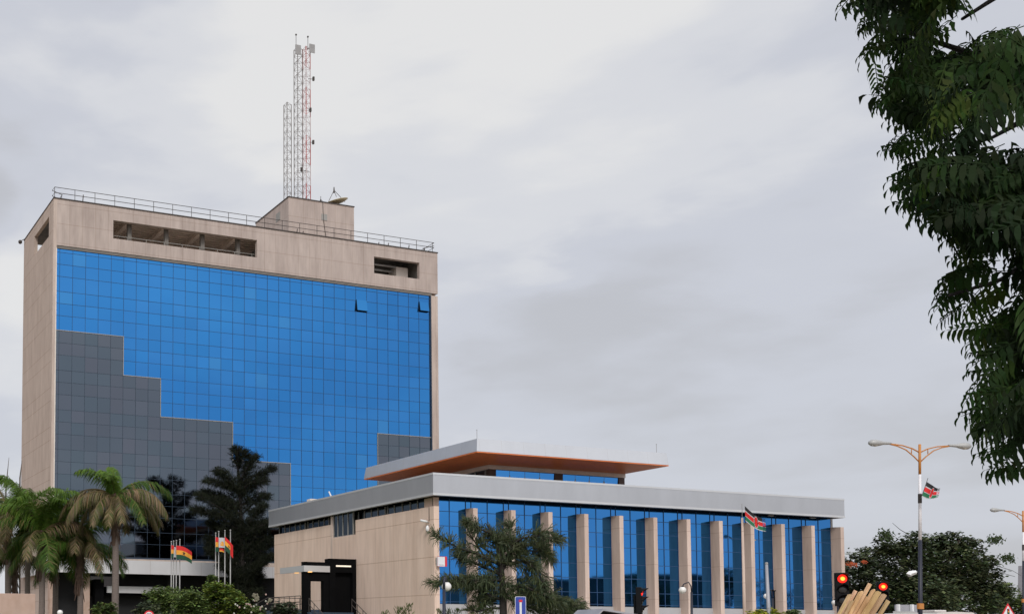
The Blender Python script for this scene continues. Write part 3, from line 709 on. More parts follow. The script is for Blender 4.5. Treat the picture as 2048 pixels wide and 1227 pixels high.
def palms():
    A = lambda x, y: view_az((x, y))
    b = gp(228, 55)
    main = [(A(-.6, .4), 1.42, .55, .0), (A(-.9, -.3), 1.15, .75, .1), (A(-.25, .6), 1.5, .5, .05), (A(-.3, -.8), 1.30, .5, .1),
            (A(1, .1), .85, .95, .35), (A(1, -.4), .55, 1.0, .6), (A(.9, .6), .45, 1.0, .5), (A(.8, -.8), .2, .8, .45), (A(1, .2), .2, .9, .7),
            (A(-1, .1), .62, 1.0, .85), (A(-1, -.5), .45, .98, .9), (A(-1, .6), .5, .95, .6), (A(-.7, -.9), .15, .75, .95), (A(-.9, .2), .1, .8, .8),
            (A(.25, -1), .15, .7, .9), (A(-.2, -1), -.1, .65, .55), (A(.3, 1), .1, .8, .6), (A(-.3, 1), .2, .8, .7)]
    palm(b, at(228, 994, 55).z, 'tallest palm standing clear in front of the grey glazing with brown drooping fronds', 21, .165, 3.55, spec=main)
    for u, v, D, lab, sd, L in ((158, 1098, 57, 'palm with a dark sheathed trunk just left of the tallest palm', 31, 3.2), (108, 1078, 60, 'palm with bright green crown in front of the tower corner', 33, 3.5),
                               (81, 1068, 56, 'palm with a straight grey trunk second from the brown column', 35, 3.4), (52, 1028, 63, 'palm with tall dome shaped crown against the tower side wall', 36, 3.8),
                               (14, 1040, 60, 'palm at the left edge of the photo behind the pink stone wall', 38, 3.6), (28, 1115, 66, 'shorter palm behind the leftmost palms', 40, 3.2)):
        palm(gp(u, D), at(u, v, D).z, lab, sd, .15, L, nf=17)
palms()

def blob_tree(name, base, trunk_top, trunk_r, lobes, label, cat, seed, n, ls, cols, group=None, bark='bark', branches=True, droop=.2):
    """broadleaf tree: lobes are (centre, radius, squash); leaf clumps sit on shells of the lobes"""
    r = random.Random(seed); T = thing(name, base, label, cat, group)
    m = MB(); b = Vector(base); tt = Vector(trunk_top)
    m.tube([b, b.lerp(tt, .5)+Vector((.05, .02, 0))*trunk_r*4, tt], [trunk_r*1.3, trunk_r, trunk_r*.8], 9)
    for c, R, sq in lobes:
        c = Vector(c); mid = tt.lerp(c, .5)+Vector((r.uniform(-.2, .2), r.uniform(-.2, .2), -.1*R)); m.tube([tt-Vector((0, 0, .2)), mid, c], [trunk_r*.6, trunk_r*.4, trunk_r*.12], 6)
        for k in range(4):
            a = r.uniform(0, 2*PI); e = c+Vector((math.cos(a)*R*.8, math.sin(a)*R*.8, r.uniform(-.2, .7)*R*sq)); m.tube([mid, e], [trunk_r*.22, trunk_r*.05], 4)
    m.build('trunk', bark, T, smooth=True)
    cr = MB(); tot = sum(R*R for _, R, _ in lobes)
    for c, R, sq in lobes:
        c = Vector(c); nn = int(n*R*R/tot); ncl = max(6, nn//22)
        for q in range(ncl):
            d = Vector((r.gauss(0, 1), r.gauss(0, 1), r.gauss(0, 1))).normalized(); rr = R*(.45+.6*r.random()**.6)
            p0 = c+Vector((d.x*rr, d.y*rr, d.z*rr*sq)); cs = R*r.uniform(.10, .24); base_t = cols[r.randrange(len(cols))]; kk = r.uniform(.65, 1.35)
            for k in range(22):
                p = p0+Vector((r.gauss(0, 1), r.gauss(0, 1), r.gauss(0, .6)))*cs
                a = r.uniform(0, 2*PI); t1 = Vector((math.cos(a), math.sin(a), r.uniform(-.6, .35)-droop)).normalized(); t2 = t1.cross(Vector((0, 0, 1))).normalized()*.38+Vector((0, 0, r.uniform(-.2, .2)))
                s = ls*r.uniform(.6, 1.3); cr.tint = col_var(r, (base_t[0]*kk, base_t[1]*kk, base_t[2]*kk), .15)
                cr.face([p, p+t1*s*.45+t2*s, p+t1*s*1.1, p+t1*s*.45-t2*s])
    cr.build('crown', 'leaf', T)
    return T
DG = [(.08, .10, .05), (.11, .13, .062), (.06, .078, .042)]
MG = [(.13, .18, .05), (.155, .21, .065), (.09, .13, .04)]
YG_ = [(.20, .24, .04), (.15, .20, .035), (.09, .14, .03)]

def casuarina(base, top, sprays, label, seed, col, tr=.16, nd=1.0, extra=None, name='casuarina_tree'):
    """sprays: list of branch polylines (world points, with width) covered by fine drooping needles"""
    r = random.Random(seed); T = thing(name, base, label, 'tree')
    m = MB(); m.tube(top, [tr*(1-.8*i/(len(top)-1)) for i in range(len(top))], 9)
    cr = MB()
    for pts, wid, dens in sprays:
        pts = [Vector(p) for p in pts]; L = sum((b-a).length for a, b in zip(pts[:-1], pts[1:]))
        m.tube(pts, [tr*.35*(1-.85*i/(len(pts)-1)) for i in range(len(pts))], 5)
        n = int(L*34*dens*nd); k_ = r.uniform(.8, 1.2)
        for k in range(n):
            t = r.random()**.85*(len(pts)-1); i = min(int(t), len(pts)-2); p = pts[i].lerp(pts[i+1], t-i); d = (pts[i+1]-pts[i]).normalized()
            taper = (1-.6*(t/(len(pts)-1)))
            off = Vector((r.gauss(0, 1), r.gauss(0, 1), r.gauss(.15, .65)))*wid*taper*.40
            q = p+off; sl = r.uniform(.28, .6)
            dirn = (off.normalized()*.7+d*.9+Vector((0, 0, r.uniform(-.35, .35)))).normalized()
            if r.random() < .35: m.tube([p, q], [.012, .006], 3, False)
            tint = col_var(r, (col[0]*k_, col[1]*k_, col[2]*k_), .35)
            for j in range(7):
                w = (dirn+Vector((r.gauss(0, .45), r.gauss(0, .45), r.gauss(-.05, .35)))).normalized(); e = q+w*sl*r.uniform(.6, 1)
                e2 = e+Vector((w.x*.4, w.y*.4, -.8)).normalized()*sl*.45; s = w.cross(Vector((r.gauss(0, 1), r.gauss(0, 1), r.gauss(0, 1)))).normalized()*.013
                cr.tint = tint; cr.face([q-s, q+s, e+s, e-s]); cr.face([e-s, e+s, e2])
    m.build('trunk', 'bark_dark', T, smooth=True); cr.build('crown', 'leaf', T)
    return T
def conifers():
    D = 50; r = random.Random(4)
    base = gp(1008, D); tp = [base, at(1006, 1200, D), at(1003, 1140, D), at(995, 1090, D), at(975, 1048, D)]
    S = []
    def sp(pix, wid, dens=1.0, dz=0):
        n = len(pix); S.append(([at(u, v, D+dz*i/(n-1)) for i, (u, v) in enumerate(pix)], wid, dens))
    sp([(1000, 1150), (975, 1120), (940, 1068), (932, 1043)], .30, .7); sp([(1003, 1095), (980, 1065), (950, 1052), (935, 1042)], .45, 1.3, -1)
    sp([(1003, 1110), (1010, 1080), (1020, 1060), (1014, 1046)], .42, 1.0, 1); sp([(1003, 1100), (1045, 1075), (1080, 1070), (1110, 1078)], .55, 1.5, -1.5)
    sp([(1004, 1115), (1050, 1090), (1085, 1090), (1100, 1120)], .6, 1.5, .8); sp([(1060, 1075), (1090, 1062), (1105, 1066), (1128, 1080)], .3, .7)
    sp([(1003, 1120), (960, 1090), (985, 1078), (1040, 1085)], .7, 2.0); sp([(1003, 1130), (950, 1105), (920, 1095), (895, 1083), (868, 1068)], .32, .9, -2)
    sp([(1004, 1150), (960, 1130), (935, 1118), (912, 1110)], .42, 1.4, 1); sp([(1003, 1100), (990, 1075), (985, 1062)], .3, .6)
    sp([(1005, 1160), (960, 1158), (910, 1162), (866, 1164)], .42, 1.9, -1.5); sp([(1005, 1170), (965, 1166), (930, 1170), (895, 1168)], .45, 1.6, 1)
    sp([(1004, 1130), (1050, 1120), (1075, 1140), (1095, 1185)], .6, 1.5, -1); sp([(1004, 1120), (1040, 1110), (1070, 1150), (1085, 1170)], .5, 1.2, 1)
    sp([(1006, 1170), (1050, 1172), (1100, 1195), (1165, 1218)], .6, 2.2, -1.5); sp([(1006, 1185), (1060, 1195), (1110, 1212), (1160, 1224)], .7, 2.2, 1)
    sp([(1006, 1190), (1050, 1212), (1100, 1225), (1150, 1235)], .7, 1.8); sp([(1007, 1200), (980, 1190), (965, 1180), (950, 1178)], .6, 1.6)
    sp([(1007, 1215), (980, 1215), (955, 1222), (945, 1218)], .45, 1.4); sp([(1007, 1190), (985, 1200), (965, 1205), (958, 1200)], .6, 1.5, 1.5)
    sp([(1100, 1185), (1115, 1195), (1140, 1200), (1165, 1205)], .3, .8); sp([(1005, 1140), (1020, 1110), (1060, 1100), (1090, 1105)], .7, 1.6)
    casuarina(base, tp, S, 'open feathery casuarina tree in front of the blue glass hall with long drooping branches', 5, (.078, .095, .048), .2, .55)
    # dark dense tree by the tower
    D = 101; base = gp(487, D); tp = [base, at(485, 1150, D), at(483, 1050, D), at(478, 960, D), at(472, 900, D)]; S = []
    sides = [(472, 896, 0), (490, 905, 1), (512, 912, 1), (420, 940, -1), (535, 935, 1), (410, 960, -1), (405, 982, -1), (532, 960, 1), (390, 990, -1), (525, 990, 1), (425, 1000, -1), (545, 1010, 1), (400, 1018, -1),
             (430, 1045, -1), (545, 1045, 1), (420, 1075, -1), (538, 1080, 1), (415, 1100, -1), (530, 1110, 1), (440, 1130, -1), (525, 1150, 1), (450, 1160, -1), (520, 1180, 1), (552, 1040, 1), (548, 1075, 1), (545, 1110, 1), (430, 1060, -1), (425, 1090, -1), (440, 1110, -1), (500, 1140, 1), (465, 1140, -1), (510, 1160, 1), (455, 1185, -1), (490, 1200, 1), (470, 1215, -1)]
    for u, v, s_ in sides:
        if 930 < v < 1100: u += r.uniform(-16, 16)
        cu = 478+(v-900)*.03
        for q in range(2):
            dz = r.uniform(-2, 2); vs = v+r.uniform(10, 60)
            S.append(([at(cu, vs+10, D), at((cu*1.2+u)/2.2, (vs+v)/2+r.uniform(-4, 4), D+dz*.6), at(u+r.uniform(-4, 4), v, D+dz)], .85, 1.25))
    casuarina(base, tp, S, 'tall dark casuarina tree between the tower and the low hall', 6, (.018, .022, .012), .3, .95)
conifers()

def right_trees():
    def tree(u0, D, lob, lab, seed, n, cols, ls=.34, tr=.25):
        b = gp(u0, D); L = [(at(u, v, D+dz), R*D/FPX, sq) for u, v, R, dz, sq in lob]
        tt = at(u0, 1225, D)
        blob_tree('broadleaf_tree', b, tt, tr, L, lab, 'tree', seed, int(n*1.25), ls*.85, cols, 'trees beyond the road on the right')
    tree(1745, 95, [(1715, 1130, 32, 0, .8), (1740, 1110, 26, 1, .7), (1700, 1165, 38, -1, .9), (1765, 1160, 40, 0, .9), (1722, 1195, 45, 2, .8), (1772, 1200, 40, -2, .8)],
         'spreading dark tree with a few orange blossoms beside the end fin of the hall', 51, 9000, DG)
    tree(1860, 88, [(1775, 1090, 26, 0, .7), (1815, 1088, 34, 0, .7), (1860, 1098, 40, 1, .75), (1905, 1085, 32, 0, .7), (1940, 1100, 30, 0, .8), (1925, 1135, 42, -1, .9), (1960, 1150, 36, 0, .9),
                    (1820, 1130, 52, 0, .9), (1880, 1150, 60, 2, .9), (1850, 1200, 60, -2, .8), (1940, 1200, 52, 0, .8), (1790, 1190, 45, 0, .8), (1985, 1180, 24, 0, .8), (1978, 1120, 14, 0, .7)],
         'largest broad tree behind the street lamp on the right', 52, 21000, DG+[(.05, .075, .03)])
    tree(2005, 120, [(1995, 1185, 24, 0, .8), (2020, 1200, 30, 0, .8), (1975, 1205, 30, 0, .8), (2050, 1215, 26, 0, .8), (2003, 1172, 14, 0, .7)], 'lower brighter green tree behind the warning triangle', 53, 6000, DG+MG)
    # orange blossoms: clusters on their own branches
    r = random.Random(8); o = [c for c in bpy.data.objects if c.get('label', '').startswith('spreading dark tree')][0]; m = MB()
    for u, v, s in ((1697, 1128, 9), (1706, 1130, 6), (1727, 1125, 4)):
        for k in range(34):
            p = at(u+r.gauss(0, s*.6), v+r.gauss(0, s*.3), 92.5+r.uniform(-.5, .5)); m.tint = col_var(r, (.42, .085, .03), .2); s_ = .16
            m.face([p, p+Vector((s_, 0, .05)), p+Vector((s_*.5, .05, .16))])
    m.build('blossoms', 'leaf', o)
    # long bare trailing twigs with tufts, right of the big tree
    o = [c for c in bpy.data.objects if c.get('label', '').startswith('largest broad tree')][0]; m = MB()
    for pl, tuft in (([(1945, 1110), (1975, 1092), (2000, 1078)], None), ([(1950, 1120), (1985, 1128), (2025, 1140), (2042, 1150)], (2014, 1115)), ([(1940, 1078), (1965, 1082), (1995, 1076)], (1990, 1078)),
                     ([(1960, 1140), (1995, 1142), (2030, 1152)], None), ([(1820, 1070), (1800, 1058), (1785, 1045)], None), ([(1780, 1075), (1760, 1070), (1745, 1075)], (1773, 1068))):
        m = MB(); P = [at(u, v, 86) for u, v in pl]; m.tint = (.05, .045, .035); m.tube(P, [.035, .022, .015][:len(P)] if len(P) == 3 else [.035, .025, .018, .012], 4)
        if tuft:
            for k in range(150):
                t = r.random(); c = at(tuft[0]+r.gauss(0, 8), tuft[1]+r.gauss(0, 5), 86); m.tint = col_var(r, (.05, .075, .03), .3); a = r.uniform(0, 6.28)
                m.face([c, c+Vector((math.cos(a)*.2, math.sin(a)*.1, .07)), c+Vector((math.cos(a)*.3, 0, -.12))])
        m.build('trailing_branch', 'leaf', o)
    pass
right_trees()

def shrubs():
    # (u, v top, D, radius px, colours, label, density, kind)
    L = [(330, 1160, 52, 38, MG, 'rounded green shrub below the left group of flags', 2600),
         (385, 1168, 50, 42, MG, 'wide green shrub between the two groups of flags', 2800),
         (442, 1150, 51, 34, YG_, 'yellow green shrub at the foot of the right flag group', 2600),
         (425, 1146, 58, 9, MG, 'small tufted sapling poking up above the shrubs', 350),
         (475, 1175, 50, 24, YG_, 'small yellow green shrub right of the flag group', 1200),
         (205, 1196, 50, 26, MG+[(.12, .08, .03)], 'low shrub with reddish tips beside the tallest palm trunk', 1500),
         (292, 1196, 49, 30, DG, 'dark low shrub between the tall palm and the flags', 1500),
         (505, 1205, 50, 24, MG, 'shrub with small white flowers near the entrance stairs', 1700),
         (565, 1195, 49, 28, [(.085, .085, .06), (.06, .08, .04)], 'grey green bush in front of the entrance stairs', 2200),
         (522, 1224, 47, 18, YG_, 'yellowish low bush at the bottom edge near the entrance', 1200),
         (1525, 1208, 50, 34, [(.50, .46, .03), (.36, .37, .03), (.16, .22, .03)], 'bright yellow leaved bush in front of the glass fins', 3000),
         (1585, 1215, 54, 14, MG, 'small green bush right of the yellow bush', 700),
         (1782, 1218, 70, 30, DG, 'dark bush below the grey board on the right', 1200)]
    for i, (u, v, D, R, cols, lab, n) in enumerate(L):
        b = gp(u, D); k = D/FPX; r = random.Random(100+i)
        lob = [(at(u+r.uniform(-.5, .5)*R, v+R*.6+r.uniform(0, .5)*R, D+r.uniform(-.5, .5)), R*k*r.uniform(.5, .7), .8) for _ in range(6)]
        lob += [(at(u, v+R*1.6, D), R*k*.95, .9), (at(u-R*.4, v+R*2.2, D), R*k*.9, 1), (at(u+R*.4, v+R*2.4, D), R*k*.9, 1)]
        blob_tree('shrub', b, at(u, v+R*2, D), .05, lob, lab, 'shrub', 200+i, int(n*2.4), .13, cols, 'shrubs in the front garden', droop=0)
    o = [c for c in bpy.data.objects if c.get('label', '').startswith('shrub with small white')][0]; m = MB(); r = random.Random(77)
    for k in range(26):
        p = at(505+r.gauss(0, 18), 1208+r.gauss(0, 9), 48.8+r.uniform(-.3, .2)); m.tint = (.6, .58, .5) if r.random() < .7 else (.55, .38, .34); m.sphere(p, .045, 5, 4)
    for u, v in ((509, 1190), (514, 1196), (541, 1200)):
        for k in range(14): m.tint = (.24, .22, .16); m.sphere(at(u+r.gauss(0, 2), v+r.gauss(0, 2), 48.6), .055, 5, 4)
    m.build('flowers', 'leaf', o)
    # little leafy stems at the foot of the stone wall
    for i, (u, v) in enumerate(((798, 1217), (818, 1210), (808, 1219), (880, 1221), (897, 1219), (915, 1220), (770, 1224))):
        lab = ['short leafy stem left of the tallest stem by the wall foot', 'tallest leafy stem at the foot of the stone wall', 'low leafy stem between two others by the stone wall', 'low spiky plant at the corner of the stone wall',
               'low spiky plant just right of the globe lamp post', 'low spiky plant farthest right along the plinth', 'lowest leafy stem far left along the stone wall'][i]
        D = 54; b = gp(u, D); r = random.Random(300+i); T = thing('leafy_plant', b, lab, 'plant', 'young plants along the foot of the hall')
        tp = at(u, v, D); m = MB(); m.tube([b, tp], [.03, .012], 5); m.build('stem', 'bark', T); m = MB()
        for k in range(90):
            t = .72+.28*r.random(); p = b.lerp(tp, t)+Vector((r.gauss(0, .09), r.gauss(0, .09), 0)); a = r.uniform(0, 6.28); m.tint = col_var(r, (.085, .12, .035), .3)
            m.face([p, p+Vector((math.cos(a)*.08, math.sin(a)*.08, .12)), p+Vector((math.cos(a)*.1, math.sin(a)*.1, .2)), p+Vector((math.cos(a+.6)*.05, math.sin(a+.6)*.05, .1))])
        m.build('leaves', 'leaf', T)
    # two bare spikes of a far palm at the left edge
    for u0, v0, u1, v1, lab in ((12, 975, 18, 914, 'bare pointed frond spike at the far left against the sky'), (40, 955, 44, 920, 'bare pointed frond spike touching the tower side edge')):
        D = 70; b = gp(u0, D); T = thing('bare_spike', b, lab, 'plant'); m = MB(); m.tube([b, at(u0, v0, D), at(u1, v1, D)], [.06, .05, .012], 5); m.build('stem', 'bark', T)
shrubs()

# neem tree overhanging from the right, close to the camera
def neem():
    r = random.Random(9)
    base = gp(2650, 7.5); T = thing('neem_tree', base, 'dark neem tree hanging its feathery leaf sprays into the upper right of the view', 'tree')
    m = MB(); top = base+Vector((0, 0, 3.4)); m.tube([base, base+Vector((.05, .05, 1.7)), top], [.3, .24, .2], 12)
    outline = [(1650, 14), (1672, 20), (1700, 8), (1715, 28), (1700, 70), (1684, 92), (1700, 122), (1740, 60), (1762, 52), (1757, 100), (1757, 143), (1765, 165), (1728, 196), (1745, 225), (1768, 246), (1812, 240), (1840, 254), (1842, 268),
               (1800, 285), (1750, 296), (1780, 312), (1796, 330), (1757, 362), (1775, 372), (1783, 410), (1806, 418), (1828, 436), (1850, 455), (1868, 470), (1903, 482), (1908, 510), (1884, 522), (1900, 545), (1857, 562), (1886, 580),
               (1848, 604), (1855, 628), (1874, 650), (1900, 655), (1925, 668), (1910, 688), (1935, 692), (1925, 735), (1938, 750), (1975, 752), (2020, 764), (2035, 752), (2030, 772), (1960, 775), (1914, 790), (1908, 814), (1918, 832),
               (1938, 842), (1930, 870), (1948, 916), (1965, 918), (1962, 940), (1985, 950), (2024, 956), (2035, 910), (2050, 880), (2400, 900), (2400, -300), (1720, -300), (1650, -20)]
    holes = [[(1905, 44), (1925, 10), (1952, -40), (2120, -40), (2120, 40), (2010, 52), (1965, 58)], [(1962, 232), (2000, 238), (2030, 206), (2090, 200), (2090, 286), (2020, 276), (1985, 292), (1958, 312), (1968, 280)],
             [(1890, 205), (1908, 200), (1905, 225)], [(1865, 18), (1885, 25), (1880, 48), (1868, 50)]]
    for hu, hv, hr in ((1822, 78, 13), (1905, 92, 16), (1868, 170, 11), (1935, 150, 10), (1990, 330, 15), (1875, 330, 11), (1960, 470, 12), (1940, 560, 11), (2015, 610, 13), (1985, 730, 14), (1990, 850, 10), (1780, 130, 9), (1840, 400, 9), (2030, 420, 12)):
        holes.append([(hu+hr*math.cos(q)*r.uniform(.7, 1.3), hv+hr*math.sin(q)*r.uniform(.7, 1.3)) for q in (0, 1, 2, 3, 4, 5)])
    def inside(x, y, poly):
        c = False; n = len(poly)
        for i in range(n):
            x1, y1 = poly[i]; x2, y2 = poly[(i+1) % n]
            if (y1 > y) != (y2 > y) and x < (x2-x1)*(y-y1)/(y2-y1)+x1: c = not c
        return c
    ok = lambda x, y: inside(x, y, outline) and not any(inside(x, y, h) for h in holes)
    D0 = 6.2
    def P(u, v, D): return at(u, v, D)
    # boughs
    boughs = [[(2650, 700), (2400, 250), (2200, 100), (1980, 120), (1800, 60), (1705, 5)], [(2650, 700), (2350, 330), (2180, 215), (2048, 240), (1985, 275), (1880, 310)], [(2650, 700), (2300, 540), (2120, 480), (2000, 560), (1900, 590)],
              [(2650, 800), (2350, 720), (2150, 700), (2050, 800), (1990, 860)], [(2400, 250), (2150, -60), (2000, -10), (1925, 38)], [(2200, 560), (2100, 650), (2010, 690), (1960, 710)], [(2180, 215), (2060, 130), (1900, 170), (1800, 190)], [(2120, 480), (2000, 400), (1880, 380), (1810, 370)]]
    for i, bl in enumerate(boughs):
        n = len(bl); pts = [P(u, v, 7.3-1.0*k/(n-1)+.15*i*((k)/(n-1))-.4*(i % 3)*(k/(n-1))) for k, (u, v) in enumerate(bl)]
        if bl[0][0] == 2650: pts = [top-Vector((0, 0, .1))]+pts[1:]
        m.tube(pts, [max(.01, .06*(1-k/(n-1))**1.2) for k in range(n)], 6)
    m.build('trunk', 'bark_dark', T, smooth=True)
    cr = MB()
    def frond(tip_u, tip_v, D, ang, L, tint, chk=False):
        # rachis in the picture-like plane but with real depth; ang: direction of growth (radians, 0 = right, pi/2 = up)
        d = (RT*math.cos(ang)+UP*math.sin(ang)+FW*r.uniform(-.5, .5)).normalized(); p = P(tip_u, tip_v, D)-d*L*.9
        if chk:
            for f_ in (.5, .95):
                w_ = L*f_*FPX/D; x_, y_ = tip_u-math.cos(ang)*w_, tip_v+math.sin(ang)*w_
                if not ok(x_, y_): return
        n = 7; pts = [p.copy()]; dd = d.copy()
        for i in range(n): dd = (dd+Vector((0, 0, -.055))).normalized(); p = p+dd*L/n; pts.append(p.copy())
        cr.tint = tint; cr.tube(pts, [.0028]*n+[.001], 3, False)
        nv = (FW*-1+Vector((r.gauss(0, .5), r.gauss(0, .5), r.gauss(.3, .5)))).normalized(); sv = dd.cross(nv).normalized()
        for i in range(1, n+1):
            q = pts[i]; d2 = (pts[i]-pts[i-1]).normalized()
            for sg in ((-1, 1) if i < n else (0,)):
                ll = L*.40*(1-.35*(i/n)**2)*r.uniform(.85, 1.1)
                w = (sv*sg*.85+d2*.55+Vector((0, 0, -.25))).normalized(); e1 = q+w*ll*.5; e2 = e1+(w*.35-d2*.25+Vector((0, 0, -.75))).normalized()*ll*.6
                x = d2*ll*.155+nv*r.uniform(-.004, .004)
                cr.tint = (tint[0]*r.uniform(.8, 1.2), tint[1]*r.uniform(.85, 1.15), tint[2])
                bow = (w.cross(nv)).normalized()*ll*.08; h1 = q.lerp(e1, .45)+bow; h2 = e1.lerp(e2, .5)+bow; cr.face([q, h1-x*.8, e1-x, e1+x, h1+x*.8]); cr.face([e1-x, h2-x*.62, e2, h2+x*.62, e1+x])
    tips = 0; k = 0
    # edge sprays: tips on the outline, pointing outwards
    edge = outline[:-5]
    for i in range(len(edge)-1):
        (x1, y1), (x2, y2) = edge[i], edge[i+1]; Ls = math.hypot(x2-x1, y2-y1); nn = max(1, int(Ls/17))
        for j in range(nn):
            t = (j+.5)/nn; u = x1+(x2-x1)*t; v = y1+(y2-y1)*t
            ang = PI+r.uniform(-.25, .75); uu = u+4; 
            if not ok(uu+40, v-8) and not ok(uu+50, v+10): continue
            frond(uu+10, v-9, D0+r.uniform(-.6, .6), ang, r.uniform(.19, .27), col_var(r, (.026, .052, .010), .3))
    # interior
    cl = [(r.uniform(1660, 2400), r.uniform(-280, 960)) for _ in range(330)]
    for cu, cv in cl:
        if not ok(cu, cv) or not ok(cu-14, cv): continue
        D = D0+r.uniform(-1.0, 1.4); base_c = r.choice([(.010, .022, .005), (.012, .026, .006), (.022, .046, .009), (.048, .088, .016)]); a0 = PI+r.uniform(-.6, 1.0)
        for q in range(14 if cu > 1850 else 11):
            u = cu+r.gauss(0, 26); v = cv+r.gauss(0, 22)
            if ok(u, v) and ok(u-24, v+16): frond(u, v, D+r.gauss(0, .2), a0+r.gauss(0, .5), r.uniform(.22, .33), col_var(r, base_c, .25), True)
    cr.build('crown', 'leaf_near', T)
neem()

# ------------------------------------------------------------------ street furniture
def street_lamps():
    def lamp(u, D, vtop, label, seg):
        b = gp(u, D); T = thing('street_lamp', b, label, 'street lamp', 'double armed street lamps')
        zt = at(u, vtop, D).z; k = 47/FPX
        zz = [at(u, v, D).z for v in seg]; x, y = b.x, b.y
        m = MB(); m.tube([(x, y, zz[0]), (x, y, zt)], .052, 10); m.build('pole_top', 'orange_paint', T, smooth=True)
        m = MB(); m.tube([(x, y, zz[1]), (x, y, zz[0]-.005)], [.062, .055], 10); m.build('pole_middle', 'pole_white', T, smooth=True)
        m = MB(); m.tube([(x, y, 0), (x, y, zz[1]-.005)], [.09, .072], 12); m.build('pole_base', 'pole_navy', T, smooth=True)
        m = MB(); m.tube([(x, y, zz[2]-.12), (x, y, zz[2]+.12)], .13, 10); m.build('ring_band', 'orange_paint', T)
        m = MB(); m.tube([(x, y, zz[0]-1.25), (x, y, zz[0]-.85)], .075, 8); m.build('clamp', 'rust_dark', T)
        for s in (-1, 1):
            m = MB(); S = RT*s; S = Vector((S.x, S.y, 0)).normalized(); c = Vector((x, y, 0))
            def q(px, dv): return c+S*(px*k)+Vector((0, 0, zt-dv*k))
            m.tube([q(0, 17), q(15, 9), q(35, 3.5), q(60, 1)], .028, 6); m.tube([q(0, 37), q(12, 25), q(28, 12), q(45, 5), q(62, 1.5)], .026, 6)
            m.tube([q(16.5, 9), q(16.5, 19)], .02, 5); m.build('arm', 'orange_paint', T, smooth=True)
            m = MB(); ax = (q(103, .5)-q(58, 0)).normalized(); m.lathe(q(58, 0), [(.04, 0), (.06, .1), (.075, .35), (.12, .5), (.15, .68), (.14, .84), (.07, .95), (.01, .97)], 16, ax); h = m.build('lamp_head', 'lamp_grey', T, smooth=True)
            m = MB(); m.sphere(q(90, 3), .125, 14, 8, .8); m.build('lamp_glass', 'lamp_glass', h, smooth=True)
        # the real pole leans a little to the right
        T.matrix_basis = Matrix.Translation(T.location) @ Matrix.Rotation(.029, 4, Vector((FW.x, FW.y, 0)).normalized())
        return T
    T = lamp(1838.5, 47, 884, 'nearer double armed street lamp with orange arms and white and navy pole', (945, 1078, 1211))
    lamp(2046.5, 74, 1019, 'farther double armed street lamp cut by the right edge', (1062, 1120, 1200))
    b = at(1816, 1147, 46.8); T = thing('floodlight', b, 'white floodlight clamped to the navy part of the street lamp pole', 'light')
    m = MB(); m.tube([at(1834, 1141, 46.9), at(1826, 1146, 46.8)], .04, 6); m.build('bracket', 'pole_navy', T)
    m = MB(); m.tube([at(1832, 1143, 46.8), at(1820, 1146, 46.8), at(1818, 1149, 46.8)], [.08, .12, .13], 4); m.build('housing', 'white_paint', T)
    m = MB(); m.tube([at(1818, 1149, 46.8), at(1817, 1149.5, 46.8)], [.10, .09], 10); m.build('lens', 'lamp_grey', T)
street_lamps()
def globe_lamps():
    for u, v, D, pu, pv, ku, col, lab in ((893, 1172, 38, 888, 1157, 1, 'pole_navy', 'globe lamp with its dark post in front of the corner of the glass hall'),
                             (1365, 1179, 52, 1383, 1163, 1, 'pole_navy', 'globe lamp hanging from a curved arm in front of a stone fin'),
                             (1533, 1191, 57, 1545, 1178, 1, 'pole_navy', 'globe lamp beside the leaning grey pole'),
                             (1669, 1204, 54, 1676, 1192, 1, 'pole_navy', 'small globe lamp half hidden behind the left traffic light'),
                             (120, 1224, 45, 124, 1218, 1, 'pole_navy', 'globe lamp just showing at the bottom edge between palm trunks')):
        b = gp(pu, D); T = thing('globe_lamp', b, lab, 'lamp', 'white globe lamps in the garden'); R = {893: .165, 1365: .165, 1533: .14, 1669: .13, 120: .12}[u]
        m = MB(); m.tube([b, at(pu, v+4, D)], [.09 if u == 893 else .07, .05], 8)
        if u != 893: m.tube([at(pu, v+4, D), at(pu-1, pv+8, D), at((u+pu)/2+3, pv, D), at(u+2, pv+4, D), at(u, v-6, D)], .028, 6)
        else: m.tube([at(pu, v+4, D), at(pu, v-14, D), at(pu+2, v-18, D+.1), at(u, v-10, D+.25)], .045, 6)
        m.build('post', col, T, smooth=True)
        c = at(u, v, D+(.25 if u == 893 else 0)); m = MB(); m.sphere(c, R, 18, 12); m.build('globe', 'globe', T, smooth=True)
        m = MB(); m.tube([c+Vector((0, 0, R*.85)), c+Vector((0, 0, R*1.15))], R*.35, 10); m.build('collar', 'signal_black', T)
globe_lamps()
